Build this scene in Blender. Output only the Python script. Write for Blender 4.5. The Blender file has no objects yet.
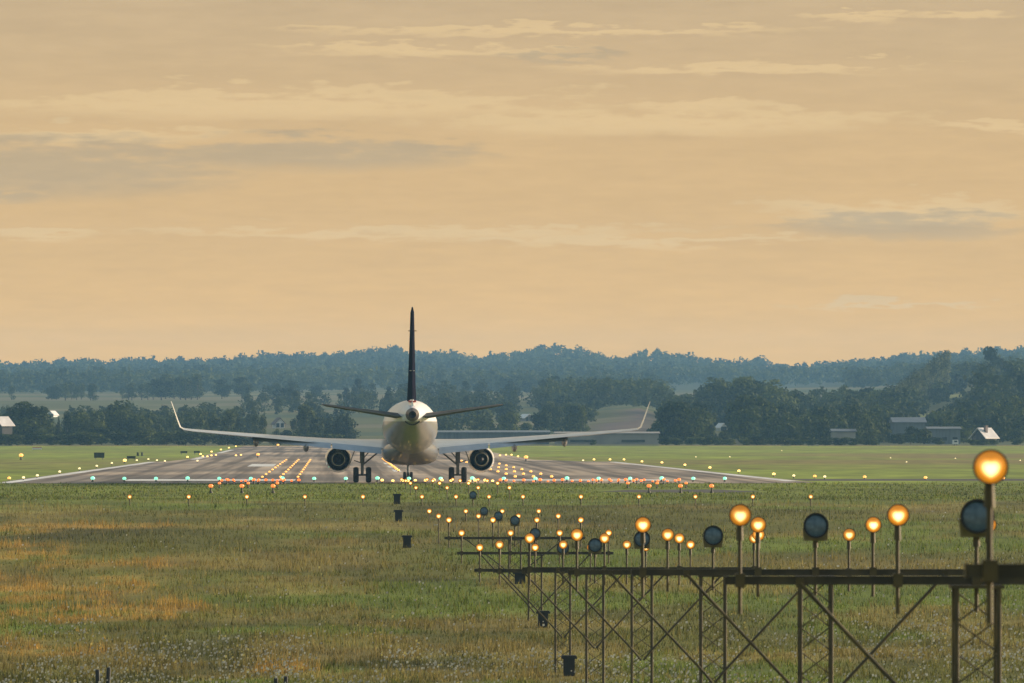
import bpy, math, random
import numpy as np
from mathutils import Vector, Matrix

random.seed(7)
RNG = np.random.default_rng(11)
SC = bpy.context.scene
COL = SC.collection
PI = math.pi
# ---------------------------------------------------------------- survey of the place
F, VPX, VPY, H = 8533.0, 336.0, 424.0, 3.6     # 300 mm lens; eye 3.6 m above the runway
def X_at(u, Y): return (u - VPX) * Y / F
def Z_at(v, Y): return H - (v - VPY) * Y / F

def lerp(a, b, t): return a + (b - a) * t
def smooth(t):
    t = np.clip(t, 0, 1); return t * t * (3 - 2 * t)

# ---------------------------------------------------------------- noise
def _h(ix, iy, s):
    n = (ix.astype(np.int64) * 374761393 + iy.astype(np.int64) * 668265263 + s * 1442695041) & 0x7fffffff
    n = ((n ^ (n >> 13)) * 1274126177) & 0x7fffffff
    n = n ^ (n >> 16)
    return (n & 0xffff) / 65535.0
def vnoise(x, y, s=0):
    x = np.asarray(x, float); y = np.asarray(y, float)
    ix, iy = np.floor(x), np.floor(y); fx, fy = x - ix, y - iy
    fx = fx * fx * (3 - 2 * fx); fy = fy * fy * (3 - 2 * fy)
    a, b = _h(ix, iy, s), _h(ix + 1, iy, s); c, d = _h(ix, iy + 1, s), _h(ix + 1, iy + 1, s)
    return (a + (b - a) * fx) * (1 - fy) + (c + (d - c) * fx) * fy
def fbm(x, y, s=0, o=4):
    r = 0; a = .5; t = 0
    for k in range(o):
        r = r + a * vnoise(x * 2 ** k, y * 2 ** k, s + k * 17); t += a; a *= .55
    return r / t

# ---------------------------------------------------------------- terrain
GY = np.array([-120, -20, 0, 40, 80, 120, 171, 201, 231, 261, 291, 321, 351, 381, 397, 3000.])
GZ = np.array([-1.9, -1.8, -2.0, -4.6, -6.9, -7.4, -7.5, -7.2, -6.72, -6.06, -5.25, -4.5, -4.02, -3.68, -3.6, -3.6]) + H
def air_z(x, y):
    z = np.interp(y, GY, GZ)
    rough = np.clip((400 - y) / 60, 0, 1)
    return z + rough * .22 * (fbm(x * .11, y * .05, 3) - .5)
TU = np.array([-400, 0, 150, 300, 400, 480, 560, 640, 700, 780, 860, 930, 975, 1024, 1424.])
TY = np.array([1380, 1560, 1800, 2100, 2600, 3200, 3650, 4500, 5250, 6600, 9000.])
TV = np.array([
 [446.2]*15,
 [443.0]*15,
 [435, 435, 435, 434, 434, 434, 432, 428, 433, 434, 432, 427, 424, 424, 426],
 [424, 424, 422, 418, 417, 416, 414, 407, 425, 424, 420, 412, 405, 408, 410],
 [405, 404, 404, 402, 399, 400, 401, 404, 410, 404, 404, 393, 386, 384, 386],
 [395, 394, 394, 393, 392, 393, 394, 396, 396, 389, 389, 386, 380, 378, 380],
 [391, 390, 389, 388, 388, 390, 391, 391, 389, 388, 386, 383, 378, 376, 378],
 [383, 382, 379, 375, 372, 375, 373, 376, 379, 383, 380, 374, 371, 368, 372],
 [378, 377, 372, 368, 364, 367, 362, 367, 370, 376, 373, 367, 364, 361, 366],
 [392, 390, 389, 385, 384, 384, 384, 386, 388, 390, 390, 386, 384, 382, 388],
 [405]*15])
def hill_z(x, y):
    x = np.asarray(x, float); y = np.asarray(y, float)
    u = np.clip(VPX + F * x / y, TU[0], TU[-1])
    iy = np.clip(np.searchsorted(TY, y) - 1, 0, len(TY) - 2); iu = np.clip(np.searchsorted(TU, u) - 1, 0, len(TU) - 2)
    fy = np.clip((y - TY[iy]) / (TY[iy + 1] - TY[iy]), 0, 1); fu = (u - TU[iu]) / (TU[iu + 1] - TU[iu])
    fu = fu * fu * (3 - 2 * fu)
    zz = H - (TV - VPY) * TY[:, None] / F
    z = (zz[iy, iu] * (1 - fu) + zz[iy, iu + 1] * fu) * (1 - fy) + (zz[iy + 1, iu] * (1 - fu) + zz[iy + 1, iu + 1] * fu) * fy
    dv = np.interp(VPX + F * x / y, [0, 90, 105, 130, 200, 260, 320, 390, 420, 450, 480, 520, 560, 590, 612, 628, 640, 680, 720, 742, 760, 785, 800, 860, 1000], [0, -1, 4, 1, 2, -2, 1, -4, 1, 0, 4, 0, -3, 0, 6, 6, -4, -1, 3, 0, -3, 3, 3, 0, 0])
    z = z - (dv - 3.0) * y / F * np.exp(-((y - 5250) / 450) ** 2)
    return z + np.clip((y - 1700) / 800, 0, 1) * 1.2 * (fbm(x * .012, y * .006, 9) - .5)
def ground_at(x, y):
    return float(air_z(np.array([x]), np.array([y]))[0]) if y < 1400 else float(hill_z(np.array([x]), np.array([y]))[0])

# ---------------------------------------------------------------- materials
def nm(name):
    m = bpy.data.materials.new(name); m.use_nodes = True
    nt = m.node_tree; b = nt.nodes['Principled BSDF']
    return m, nt, b
def setv(b, **k):
    for n, v in k.items():
        n = n.replace('_', ' ')
        if n in b.inputs: b.inputs[n].default_value = v
def noise_mat(name, c1, c2, scale=3., rough=.6, metal=0., coat=0., detail=4., coords='Object', stretch=(1, 1, 1), lo=.35, hi=.65, bump=0.):
    m, nt, b = nm(name)
    tc = nt.nodes.new('ShaderNodeTexCoord'); mp = nt.nodes.new('ShaderNodeMapping'); mp.inputs['Scale'].default_value = stretch
    nz = nt.nodes.new('ShaderNodeTexNoise'); nz.inputs['Scale'].default_value = scale; nz.inputs['Detail'].default_value = detail
    rp = nt.nodes.new('ShaderNodeValToRGB')
    rp.color_ramp.elements[0].position = lo; rp.color_ramp.elements[0].color = (*c1, 1)
    rp.color_ramp.elements[1].position = hi; rp.color_ramp.elements[1].color = (*c2, 1)
    L = nt.links.new
    L(tc.outputs[coords], mp.inputs[0]); L(mp.outputs[0], nz.inputs['Vector']); L(nz.outputs['Fac'], rp.inputs[0]); L(rp.outputs[0], b.inputs['Base Color'])
    setv(b, Roughness=rough, Metallic=metal, Coat_Weight=coat)
    if bump:
        bp = nt.nodes.new('ShaderNodeBump'); bp.inputs['Strength'].default_value = bump; L(nz.outputs['Fac'], bp.inputs['Height']); L(bp.outputs[0], b.inputs['Normal'])
    return m
def attr_mat(name, attr='Col', rough=.9, nscale=.6, namt=.35, stretch=(1, 1, 1), transl=0.):
    m, nt, b = nm(name); L = nt.links.new
    at = nt.nodes.new('ShaderNodeAttribute'); at.attribute_name = attr
    geo = nt.nodes.new('ShaderNodeNewGeometry'); mp = nt.nodes.new('ShaderNodeMapping'); mp.inputs['Scale'].default_value = stretch
    nz = nt.nodes.new('ShaderNodeTexNoise'); nz.inputs['Scale'].default_value = nscale; nz.inputs['Detail'].default_value = 6
    mr = nt.nodes.new('ShaderNodeMapRange'); mr.inputs['From Min'].default_value = .3; mr.inputs['From Max'].default_value = .7
    mr.inputs['To Min'].default_value = 1 - namt; mr.inputs['To Max'].default_value = 1 + namt
    mx = nt.nodes.new('ShaderNodeVectorMath'); mx.operation = 'SCALE'
    L(geo.outputs['Position'], mp.inputs[0]); L(mp.outputs[0], nz.inputs['Vector']); L(nz.outputs['Fac'], mr.inputs['Value'])
    L(at.outputs['Color'], mx.inputs[0]); L(mr.outputs[0], mx.inputs['Scale']); L(mx.outputs[0], b.inputs['Base Color'])
    setv(b, Roughness=rough); b.inputs['Specular IOR Level'].default_value = .15
    if transl:
        tr = nt.nodes.new('ShaderNodeBsdfTranslucent'); ms = nt.nodes.new('ShaderNodeMixShader'); ms.inputs[0].default_value = transl
        L(mx.outputs[0], tr.inputs[0]); L(b.outputs[0], ms.inputs[1]); L(tr.outputs[0], ms.inputs[2])
        L(ms.outputs[0], nt.nodes['Material Output'].inputs[0])
    return m
def emit_mat(name, col, strength):
    m, nt, b = nm(name)
    setv(b, Base_Color=(*col, 1), Emission_Color=(*col, 1), Emission_Strength=strength * 2 ** -.8, Roughness=.3)
    m.cycles.emission_sampling = 'NONE'
    return m
GAIN = 2 ** -.8
def lens_mat(name, rim, core, s_rim, s_core):
    """lamp lens: bright filament image in the middle, coloured glass at the rim (per-vertex 'glow')"""
    m, nt, b = nm(name); L = nt.links.new
    at = nt.nodes.new('ShaderNodeAttribute'); at.attribute_name = 'glow'
    rp = nt.nodes.new('ShaderNodeValToRGB'); e = rp.color_ramp.elements
    e[0].position = 0.; e[0].color = (*[c * s_rim * .55 for c in rim], 1)
    e[1].position = 1.; e[1].color = (*[c * s_core for c in core], 1)
    k = e.new(.32); k.color = (*[c * s_rim for c in rim], 1)
    k = e.new(.52); k.color = (*[lerp(a * s_rim, c * s_core, .14) for a, c in zip(rim, core)], 1)
    oi = nt.nodes.new('ShaderNodeObjectInfo'); mr = nt.nodes.new('ShaderNodeMapRange'); mr.inputs['To Min'].default_value = .72 * GAIN; mr.inputs['To Max'].default_value = 1.15 * GAIN
    L(oi.outputs['Random'], mr.inputs['Value']); L(mr.outputs[0], b.inputs['Emission Strength'])
    L(at.outputs['Fac'], rp.inputs[0]); L(rp.outputs[0], b.inputs['Emission Color'])
    setv(b, Base_Color=(.5, .25, .05, 1), Roughness=.2)
    m.cycles.emission_sampling = 'NONE'
    return m

M = {}
M['white'] = noise_mat('aircraft_white_paint', (.72, .72, .72), (.8, .8, .8), 1.2, .22, 0, .5)
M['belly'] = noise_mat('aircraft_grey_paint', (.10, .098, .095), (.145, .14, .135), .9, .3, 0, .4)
M['wing'] = noise_mat('wing_grey_paint', (.28, .33, .39), (.38, .43, .49), 1.1, .28, 0, .3)
M['navy'] = noise_mat('navy_tail_paint', (.007, .007, .012), (.014, .012, .02), 1.4, .65); M['navy'].node_tree.nodes['Principled BSDF'].inputs['Specular IOR Level'].default_value = .12
M['tail'] = noise_mat('matt_grey_tail_paint', (.13, .12, .11), (.18, .165, .15), 2, .8)
for k_ in ('tail', 'navy'): M[k_].node_tree.nodes['Principled BSDF'].inputs['Specular IOR Level'].default_value = 0.
M['red'] = noise_mat('red_paint', (.45, .05, .03), (.5, .07, .04), 3, .4)
M['metal'] = noise_mat('bare_metal', (.5, .47, .43), (.68, .65, .6), 4, .28, .9)
M['hot'] = noise_mat('heat_stained_metal', (.045, .032, .025), (.1, .075, .06), 5, .45, .7)
M['dark'] = noise_mat('dark_cavity', (.008, .008, .009), (.016, .015, .015), 4, .7)
M['tyre'] = noise_mat('tyre_rubber', (.012, .012, .012), (.025, .024, .023), 8, .8)
M['strut'] = noise_mat('gear_grey', (.1, .1, .1), (.2, .2, .2), 6, .45, .3)
M['pole'] = noise_mat('weathered_yellow_steel', (.035, .028, .012), (.095, .07, .026), 2.2, .55, .3, 0, 6)
M['beam'] = noise_mat('weathered_beam_steel', (.028, .023, .014), (.075, .058, .03), 3, .55, .3, 0, 6)
M['housing'] = noise_mat('lamp_housing', (.02, .017, .012), (.05, .04, .025), 6, .5, .2)
M['skirt'] = noise_mat('flasher_bracket', (.10, .085, .03), (.2, .16, .07), 5, .5, .2)
M['glass'] = noise_mat('flasher_glass', (.03, .065, .1), (.075, .13, .18), 14, .3, 0, .3, 3)
M['lens'] = lens_mat('amber_lamp_lens', (1., .30, .006), (1., .7, .25), .82, 3.6)
M['yellow'] = emit_mat('yellow_light', (1., .6, .16), 2.4)
M['amber'] = emit_mat('amber_light', (1., .45, .1), 1.6)
M['redlight'] = emit_mat('red_light', (1., .2, .04), 1.5)
M['green'] = emit_mat('green_light', (.3, .95, .62), 1.15)
M['pale'] = emit_mat('pale_light', (1., .8, .4), 1.3)
M['asphalt'] = None
M['paint'] = noise_mat('worn_white_paint', (.5, .48, .45), (.74, .72, .68), .35, .6, 0, 0, 8, 'Generated', (6, 40, 1))
M['soil'] = noise_mat('bare_soil', (.012, .010, .006), (.03, .026, .014), .3, .9, 0, 0, 6)
M['box'] = noise_mat('cabinet_black', (.004, .004, .004), (.010, .0095, .009), 6, .6)
M['roof_pale'] = noise_mat('pale_sheet_roof', (.62, .56, .52), (.78, .72, .68), .7, .35, .1)
M['roof_dark'] = noise_mat('dark_tile_roof', (.08, .05, .04), (.14, .09, .07), .9, .7)
M['wall_dark'] = noise_mat('brown_render', (.035, .03, .028), (.06, .05, .045), .8, .8)
M['wall_white'] = noise_mat('white_render', (.62, .6, .56), (.75, .72, .68), .5, .8)
M['wall_grey'] = noise_mat('grey_cladding', (.1, .115, .135), (.14, .16, .18), .5, .6, .1, 0, 4, 'Object', (6, 6, .4))
M['roof_grey'] = noise_mat('grey_sheet_roof', (.08, .09, .11), (.13, .14, .16), .5, .5, .2)
M['wall_tan'] = noise_mat('tan_cladding', (.22, .2, .185), (.29, .265, .24), .4, .8)
M['window'] = noise_mat('window_glass', (.02, .03, .035), (.05, .06, .07), 2, .1)
M['sign'] = noise_mat('sign_back_green', (.018, .028, .012), (.035, .045, .02), 3, .7)
M['bark'] = noise_mat('bark', (.05, .035, .022), (.1, .075, .05), 2, .9)
M['ground'] = attr_mat('grass_ground', nscale=.35, namt=.4, stretch=(1, .35, 1))
M['hill'] = attr_mat('hill_fields', nscale=.02, namt=.2, stretch=(1, .5, 1))
M['blade'] = attr_mat('grass_blades', rough=.75, nscale=.5, namt=.15, transl=.3)
def leaf_mat(name, c1, c2):
    m, nt, b = nm(name); L = nt.links.new
    at = nt.nodes.new('ShaderNodeAttribute'); at.attribute_name = 'leaf'
    oi = nt.nodes.new('ShaderNodeObjectInfo')
    ad = nt.nodes.new('ShaderNodeMath'); ad.operation = 'MULTIPLY_ADD'; ad.inputs[1].default_value = .55; ad.inputs[2].default_value = -.22
    sm = nt.nodes.new('ShaderNodeMath'); sm.operation = 'ADD'
    rp = nt.nodes.new('ShaderNodeValToRGB'); rp.color_ramp.elements[0].color = (*c1, 1); rp.color_ramp.elements[1].color = (*c2, 1)
    rp.color_ramp.elements[0].position = .1; rp.color_ramp.elements[1].position = .95
    L(oi.outputs['Random'], ad.inputs[0]); L(ad.outputs[0], sm.inputs[0]); L(at.outputs['Fac'], sm.inputs[1]); L(sm.outputs[0], rp.inputs[0]); L(rp.outputs[0], b.inputs['Base Color'])
    setv(b, Roughness=.8); b.inputs['Specular IOR Level'].default_value = .1
    tr = nt.nodes.new('ShaderNodeBsdfTranslucent'); ms = nt.nodes.new('ShaderNodeMixShader'); ms.inputs[0].default_value = .25
    L(rp.outputs[0], tr.inputs[0]); L(b.outputs[0], ms.inputs[1]); L(tr.outputs[0], ms.inputs[2]); L(ms.outputs[0], nt.nodes['Material Output'].inputs[0])
    return m
M['leaf'] = leaf_mat('broadleaf_foliage', (.007, .017, .004), (.09, .108, .018))
M['leaf_far'] = leaf_mat('woodland_foliage', (.006, .014, .004), (.062, .078, .016))
M['leaf_pale'] = leaf_mat('poplar_foliage', (.022, .034, .014), (.17, .18, .07))
M['leaf_dark'] = leaf_mat('conifer_foliage', (.012, .024, .012), (.03, .046, .02))

def shaded_below(name, top, low, z0, z1):
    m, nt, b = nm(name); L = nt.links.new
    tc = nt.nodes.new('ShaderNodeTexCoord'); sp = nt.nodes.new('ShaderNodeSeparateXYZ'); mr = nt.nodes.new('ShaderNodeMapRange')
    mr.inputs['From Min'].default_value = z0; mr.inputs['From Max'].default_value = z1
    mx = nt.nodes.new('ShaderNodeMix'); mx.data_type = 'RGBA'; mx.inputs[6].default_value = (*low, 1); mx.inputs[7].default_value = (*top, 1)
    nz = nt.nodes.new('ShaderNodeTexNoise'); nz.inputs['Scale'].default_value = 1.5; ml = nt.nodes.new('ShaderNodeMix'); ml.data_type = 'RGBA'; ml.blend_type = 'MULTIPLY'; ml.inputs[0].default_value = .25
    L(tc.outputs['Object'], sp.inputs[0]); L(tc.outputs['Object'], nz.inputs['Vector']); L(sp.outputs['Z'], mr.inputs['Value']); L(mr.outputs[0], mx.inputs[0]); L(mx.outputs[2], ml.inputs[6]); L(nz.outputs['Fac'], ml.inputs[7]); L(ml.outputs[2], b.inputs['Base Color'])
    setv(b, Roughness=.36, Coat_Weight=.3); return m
M['fuselage'] = shaded_below('fuselage_paint_shaded_below', (.8, .8, .8), (.2, .19, .18), 3.72, 3.76)  # white hull; grey lower half is ground reflection and shade put into the colour
# ---------------------------------------------------------------- mesh helpers
class MB:
    def __init__(s): s.v = []; s.f = []; s.m = []
    def add(s, vs, fs, m=0):
        o = len(s.v); s.v += [tuple(p) for p in vs]; s.f += [tuple(i + o for i in f) for f in fs]; s.m += [m] * len(fs)
    def box(s, c, d, m=0, R=None, taper=1.0):
        x, y, z = d[0] / 2, d[1] / 2, d[2] / 2
        vs = [Vector((sx * x * (taper if sz > 0 else 1), sy * y * (taper if sz > 0 else 1), sz * z)) for sz in (-1, 1) for sx, sy in ((-1, -1), (1, -1), (1, 1), (-1, 1))]
        if R is not None: vs = [R @ p for p in vs]
        c = Vector(c); s.add([p + c for p in vs], [(0, 3, 2, 1), (4, 5, 6, 7), (0, 1, 5, 4), (1, 2, 6, 5), (2, 3, 7, 6), (3, 0, 4, 7)], m)
    def tube(s, p0, p1, r0, r1=None, n=8, m=0):
        r1 = r0 if r1 is None else r1; p0, p1 = Vector(p0), Vector(p1); d = (p1 - p0).normalized()
        a = d.orthogonal().normalized(); b = d.cross(a)
        vs = [p + (a * math.cos(t) + b * math.sin(t)) * r for p, r in ((p0, r0), (p1, r1)) for t in [2 * PI * k / n for k in range(n)]]
        fs = [(k, (k + 1) % n, n + (k + 1) % n, n + k) for k in range(n)] + [tuple(range(n - 1, -1, -1)), tuple(range(n, 2 * n))]
        s.add(vs, fs, m)
    def lathe(s, prof, o=(0, 0, 0), axis='Y', n=24, m=0):
        vs = []
        for r, t in prof:
            for k in range(n):
                a = 2 * PI * k / n; c, d = r * math.cos(a), r * math.sin(a)
                vs.append({'Y': (o[0] + c, o[1] + t, o[2] + d), 'Z': (o[0] + c, o[1] + d, o[2] + t), 'X': (o[0] + t, o[1] + c, o[2] + d)}[axis])
        fs = [(i * n + k, i * n + (k + 1) % n, (i + 1) * n + (k + 1) % n, (i + 1) * n + k) for i in range(len(prof) - 1) for k in range(n)]
        s.add(vs, fs, m)
    def loft(s, rings, m=0, cap=True):
        n = len(rings[0]); vs = [p for r in rings for p in r]
        fs = [(i * n + k, i * n + (k + 1) % n, (i + 1) * n + (k + 1) % n, (i + 1) * n + k) for i in range(len(rings) - 1) for k in range(n)]
        if cap: fs += [tuple(range(n - 1, -1, -1)), tuple(range((len(rings) - 1) * n, len(rings) * n))]
        s.add(vs, fs, m)
    def mesh(s, name, mats, smooth=False):
        me = bpy.data.meshes.new(name); me.from_pydata(s.v, [], s.f)
        for k in (mats if isinstance(mats, (list, tuple)) else [mats]): me.materials.append(k)
        me.polygons.foreach_set('material_index', s.m)
        if smooth:
            me.polygons.foreach_set('use_smooth', [True] * len(me.polygons))
            try: me.set_sharp_from_angle(angle=math.radians(38))
            except Exception: pass
        me.update(); return me
    def build(s, name, mats, parent=None, smooth=False): return link(name, s.mesh(name, mats, smooth), parent)
def link(name, me, parent=None):
    o = bpy.data.objects.new(name, me); COL.objects.link(o)
    if parent is not None: o.parent = parent
    return o
def np_mesh(name, V, nper, mats, attrs=None, smooth=False):
    """V: (nfaces*nper,3) loose faces of nper corners"""
    V = np.ascontiguousarray(V, dtype=np.float32); nv = len(V); nf = nv // nper
    me = bpy.data.meshes.new(name); me.vertices.add(nv); me.vertices.foreach_set('co', V.ravel())
    me.loops.add(nv); me.loops.foreach_set('vertex_index', np.arange(nv, dtype=np.int32))
    me.polygons.add(nf); me.polygons.foreach_set('loop_start', np.arange(0, nv, nper, dtype=np.int32))
    for k in (mats if isinstance(mats, (list, tuple)) else [mats]): me.materials.append(k)
    for an, (typ, dat) in (attrs or {}).items():
        a = me.attributes.new(an, typ, 'POINT'); a.data.foreach_set('color' if 'COLOR' in typ else 'value', np.ascontiguousarray(dat, dtype=np.float32).ravel())
    me.update(calc_edges=True); me.validate(); return me
def grid_mesh(name, XX, YY, ZZ, mat, colors=None):
    r, c = XX.shape; V = np.stack([XX, YY, ZZ], -1).reshape(-1, 3)
    idx = np.arange(r * c).reshape(r, c)
    q = np.stack([idx[:-1, :-1], idx[:-1, 1:], idx[1:, 1:], idx[1:, :-1]], -1).reshape(-1, 4)
    me = bpy.data.meshes.new(name); me.vertices.add(len(V)); me.vertices.foreach_set('co', V.astype(np.float32).ravel())
    me.loops.add(q.size); me.loops.foreach_set('vertex_index', q.astype(np.int32).ravel())
    me.polygons.add(len(q)); me.polygons.foreach_set('loop_start', np.arange(0, q.size, 4, dtype=np.int32))
    me.materials.append(mat)
    if colors is not None:
        a = me.attributes.new('Col', 'FLOAT_COLOR', 'POINT'); a.data.foreach_set('color', colors.reshape(-1, 4).astype(np.float32).ravel())
    me.update(calc_edges=True); me.polygons.foreach_set('use_smooth', [True] * len(q)); return me

def tag(o, label=None, cat=None, group=None, kind=None):
    if label: o['label'] = label
    if cat: o['category'] = cat
    if group: o['group'] = group
    if kind: o['kind'] = kind
    return o
def thing(name, label, cat, loc=(0, 0, 0), rz=0., group=None):
    o = bpy.data.objects.new(name, None); o.empty_display_size = .3; COL.objects.link(o)
    o.location = loc; o.rotation_euler = (0, 0, rz); return tag(o, label, cat, group)
def node(name, parent):
    o = bpy.data.objects.new(name, None); o.empty_display_size = .2; COL.objects.link(o); o.parent = parent; return o
ORD = ['first', 'second', 'third', 'fourth', 'fifth', 'sixth', 'seventh', 'eighth', 'ninth', 'tenth', 'eleventh', 'twelfth', 'thirteenth', 'fourteenth', 'fifteenth', 'sixteenth', 'seventeenth', 'eighteenth', 'nineteenth', 'twentieth', 'twenty-first', 'twenty-second', 'twenty-third', 'twenty-fourth', 'twenty-fifth', 'twenty-sixth', 'twenty-seventh', 'twenty-eighth', 'twenty-ninth', 'thirtieth']
def from_left(k, n): return 'leftmost' if k == 0 else 'rightmost' if k == n - 1 else ORD[k] + ' from left'

# ---------------------------------------------------------------- ground
C_SHORT = np.array([.125, .152, .02]); C_ROUGH = np.array([.105, .104, .017]); C_DRY = np.array([.23, .175, .05])
C_ORANGE = np.array([.36, .215, .045]); C_BROWN = np.array([.2, .13, .06]); C_LUSH = np.array([.115, .155, .016])
def uv_of(x, y, z): return VPX + F * x / y, VPY - F * (z - H) / y
def patch(x, y, cx, cy, rx, ry, s, soft=.6):
    d = ((x - cx) / rx) ** 2 + ((y - cy) / ry) ** 2 + 2.6 * (fbm(x * .55, y * .13, s) - .5) + 1.5 * (fbm(x * 2.1, y * .5, s + 5) - .5)
    return smooth((1 + soft - d) / (2 * soft))
ORANGE = [(-14., 291, 5., 12, 31), (-9.6, 284, 4.2, 10, 33), (-6.4, 268, 3.4, 7, 37), (-13.5, 315, 5, 8, 41), (-8, 303, 3.2, 6, 43), (-12, 264, 2.6, 6, 47), (-10, 252, 2.4, 5, 49), (-16, 340, 5, 7, 51), (-1.5, 232, 1.3, 3, 57), (-9, 345, 3, 5, 59), (-8, 242, 1.4, 3, 58)]
DRY = [(5., 258, 5, 3.5, 61), (2.5, 228, 7, 3, 63), (17, 300, 7, 9, 65), (20, 262, 5, 6, 67), (-2, 306, 4, 8, 69), (14, 240, 5, 4, 71), (3, 345, 8, 6, 73), (12, 285, 4, 6, 75), (-2, 285, 3, 7, 77)]
def ground_masks(x, y):
    o = 0 * x
    for cx, cy, rx, ry, s in ORANGE: o = np.maximum(o, patch(x, y, cx, cy, rx, ry, s))
    o = o * (.15 + .85 * smooth((fbm(x * 1.1, y * .3, 87) - .36) / .3))
    d = 0 * x
    for cx, cy, rx, ry, s in DRY: d = np.maximum(d, .85 * patch(x, y, cx, cy, rx, ry, s))
    d = np.maximum(d, .8 * smooth((fbm(x * .16, y * .045, 81) - .58) / .12))
    return o, d
def ground_col(x, y):
    rough = smooth((398 - y + 14 * (fbm(x * .2, y * .05, 21) - .5)) / 10)
    n = fbm(x * .12, y * .03, 5)
    c = C_SHORT[None] * (1 - rough[:, None]) + C_ROUGH[None] * rough[:, None]
    c = c * (.55 + .9 * n)[:, None]
    lush = smooth((fbm(x * .09, y * .05, 91) - .49) / .1) * rough * .85
    c = c * (1 - lush[:, None]) + C_LUSH[None] * lush[:, None]
    o, d = ground_masks(x, y); o = o * rough; d = d * rough
    c = c * (1 - .7 * d[:, None]) + C_DRY[None] * .7 * d[:, None]
    c = c * (1 - .75 * o[:, None]) + C_ORANGE[None] * .75 * o[:, None]
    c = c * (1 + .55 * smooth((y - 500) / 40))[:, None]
    # mown strips and dry bands of the far field
    far = smooth((y - 560) / 60)
    band = smooth((fbm(x * .012, y * .012, 25) - .44) / .14)
    b = far * band * .75 * smooth((1150 - y) / 200) * smooth((y - 730) / 80)
    c = c * (1 - b[:, None]) + C_BROWN[None] * b[:, None]
    t = far * smooth((fbm(x * .01, y * .02, 29) - .5) / .1) * .35
    c = c * (1 - t[:, None]) + (C_DRY * .8)[None] * t[:, None]
    return c
ys = np.unique(np.concatenate([np.arange(-120, 200, 10), np.arange(200, 420, 1.5), np.arange(420, 700, 4), np.arange(700, 1401, 10)]))
ss = np.concatenate([np.linspace(-1, -.16, 40)[:-1], np.linspace(-.16, .22, 150), np.linspace(.22, 1, 40)[1:]])
W = 130 + .75 * np.abs(ys)
XX = ss[None, :] * W[:, None]; YY = np.repeat(ys[:, None], len(ss), 1)
ZZ = air_z(XX, YY)
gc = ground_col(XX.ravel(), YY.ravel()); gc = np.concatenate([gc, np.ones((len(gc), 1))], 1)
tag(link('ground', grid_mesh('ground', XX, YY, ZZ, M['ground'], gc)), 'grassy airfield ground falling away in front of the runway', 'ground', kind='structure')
# far country
ys2 = np.concatenate([np.arange(1400, 3700, 14), np.arange(3700, 5400, 40), np.arange(5400, 5851, 90)])
ss2 = np.linspace(-.32, .38, 190)
XX = ss2[None, :] * ys2[:, None] * 1.0 + np.sign(ss2)[None, :] * 0; YY = np.repeat(ys2[:, None], len(ss2), 1)
XX[0] = np.linspace(-1180, 1180, len(ss2)) * .42
ZZ = hill_z(XX, YY)
def hill_col(x, y):
    u = VPX + F * x / y
    c = np.repeat(np.array([[.085, .088, .022]]), len(x), 0)
    strip = vnoise(x * .004 + 7, y * .014, 101)
    c = np.where((strip > .62)[:, None], np.array([.14, .12, .055])[None], c)
    c = np.where((strip < .3)[:, None], np.array([.05, .07, .025])[None], c)
    v = VPY - F * (hill_z(x, y) - H) / y
    plough = smooth((v - (431 - (u - 588) * .46)) / 2) * smooth((u - 580) / 8) * smooth((668 - u) / 8) * smooth((y - 1610) / 30) * smooth((2150 - y) / 60)
    c = c * (1 - plough[:, None]) + np.array([.12, .085, .07])[None] * plough[:, None]
    path = smooth((6 - np.abs((u - 918) - (y - 1950) * (58 / 640.))) / 3) * smooth((y - 1900) / 60) * smooth((2650 - y) / 60)
    c = c * (1 - path[:, None]) + np.array([.34, .31, .09])[None] * path[:, None]
    wood = smooth((y - 3600) / 60)
    c = c * (1 - wood[:, None]) + np.array([.03, .045, .02])[None] * wood[:, None]
    low = smooth((1600 - y) / 60)
    c = c * (1 - low[:, None]) + np.array([.07, .08, .03])[None] * low[:, None]
    return c
hc = hill_col(XX.ravel(), YY.ravel()); hc = np.concatenate([hc, np.ones((len(hc), 1))], 1)
tag(link('hills', grid_mesh('hills', XX, YY, ZZ, M['hill'], hc)), 'low rolling hills with fields and woods beyond the airfield', 'hills', kind='structure')

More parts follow.
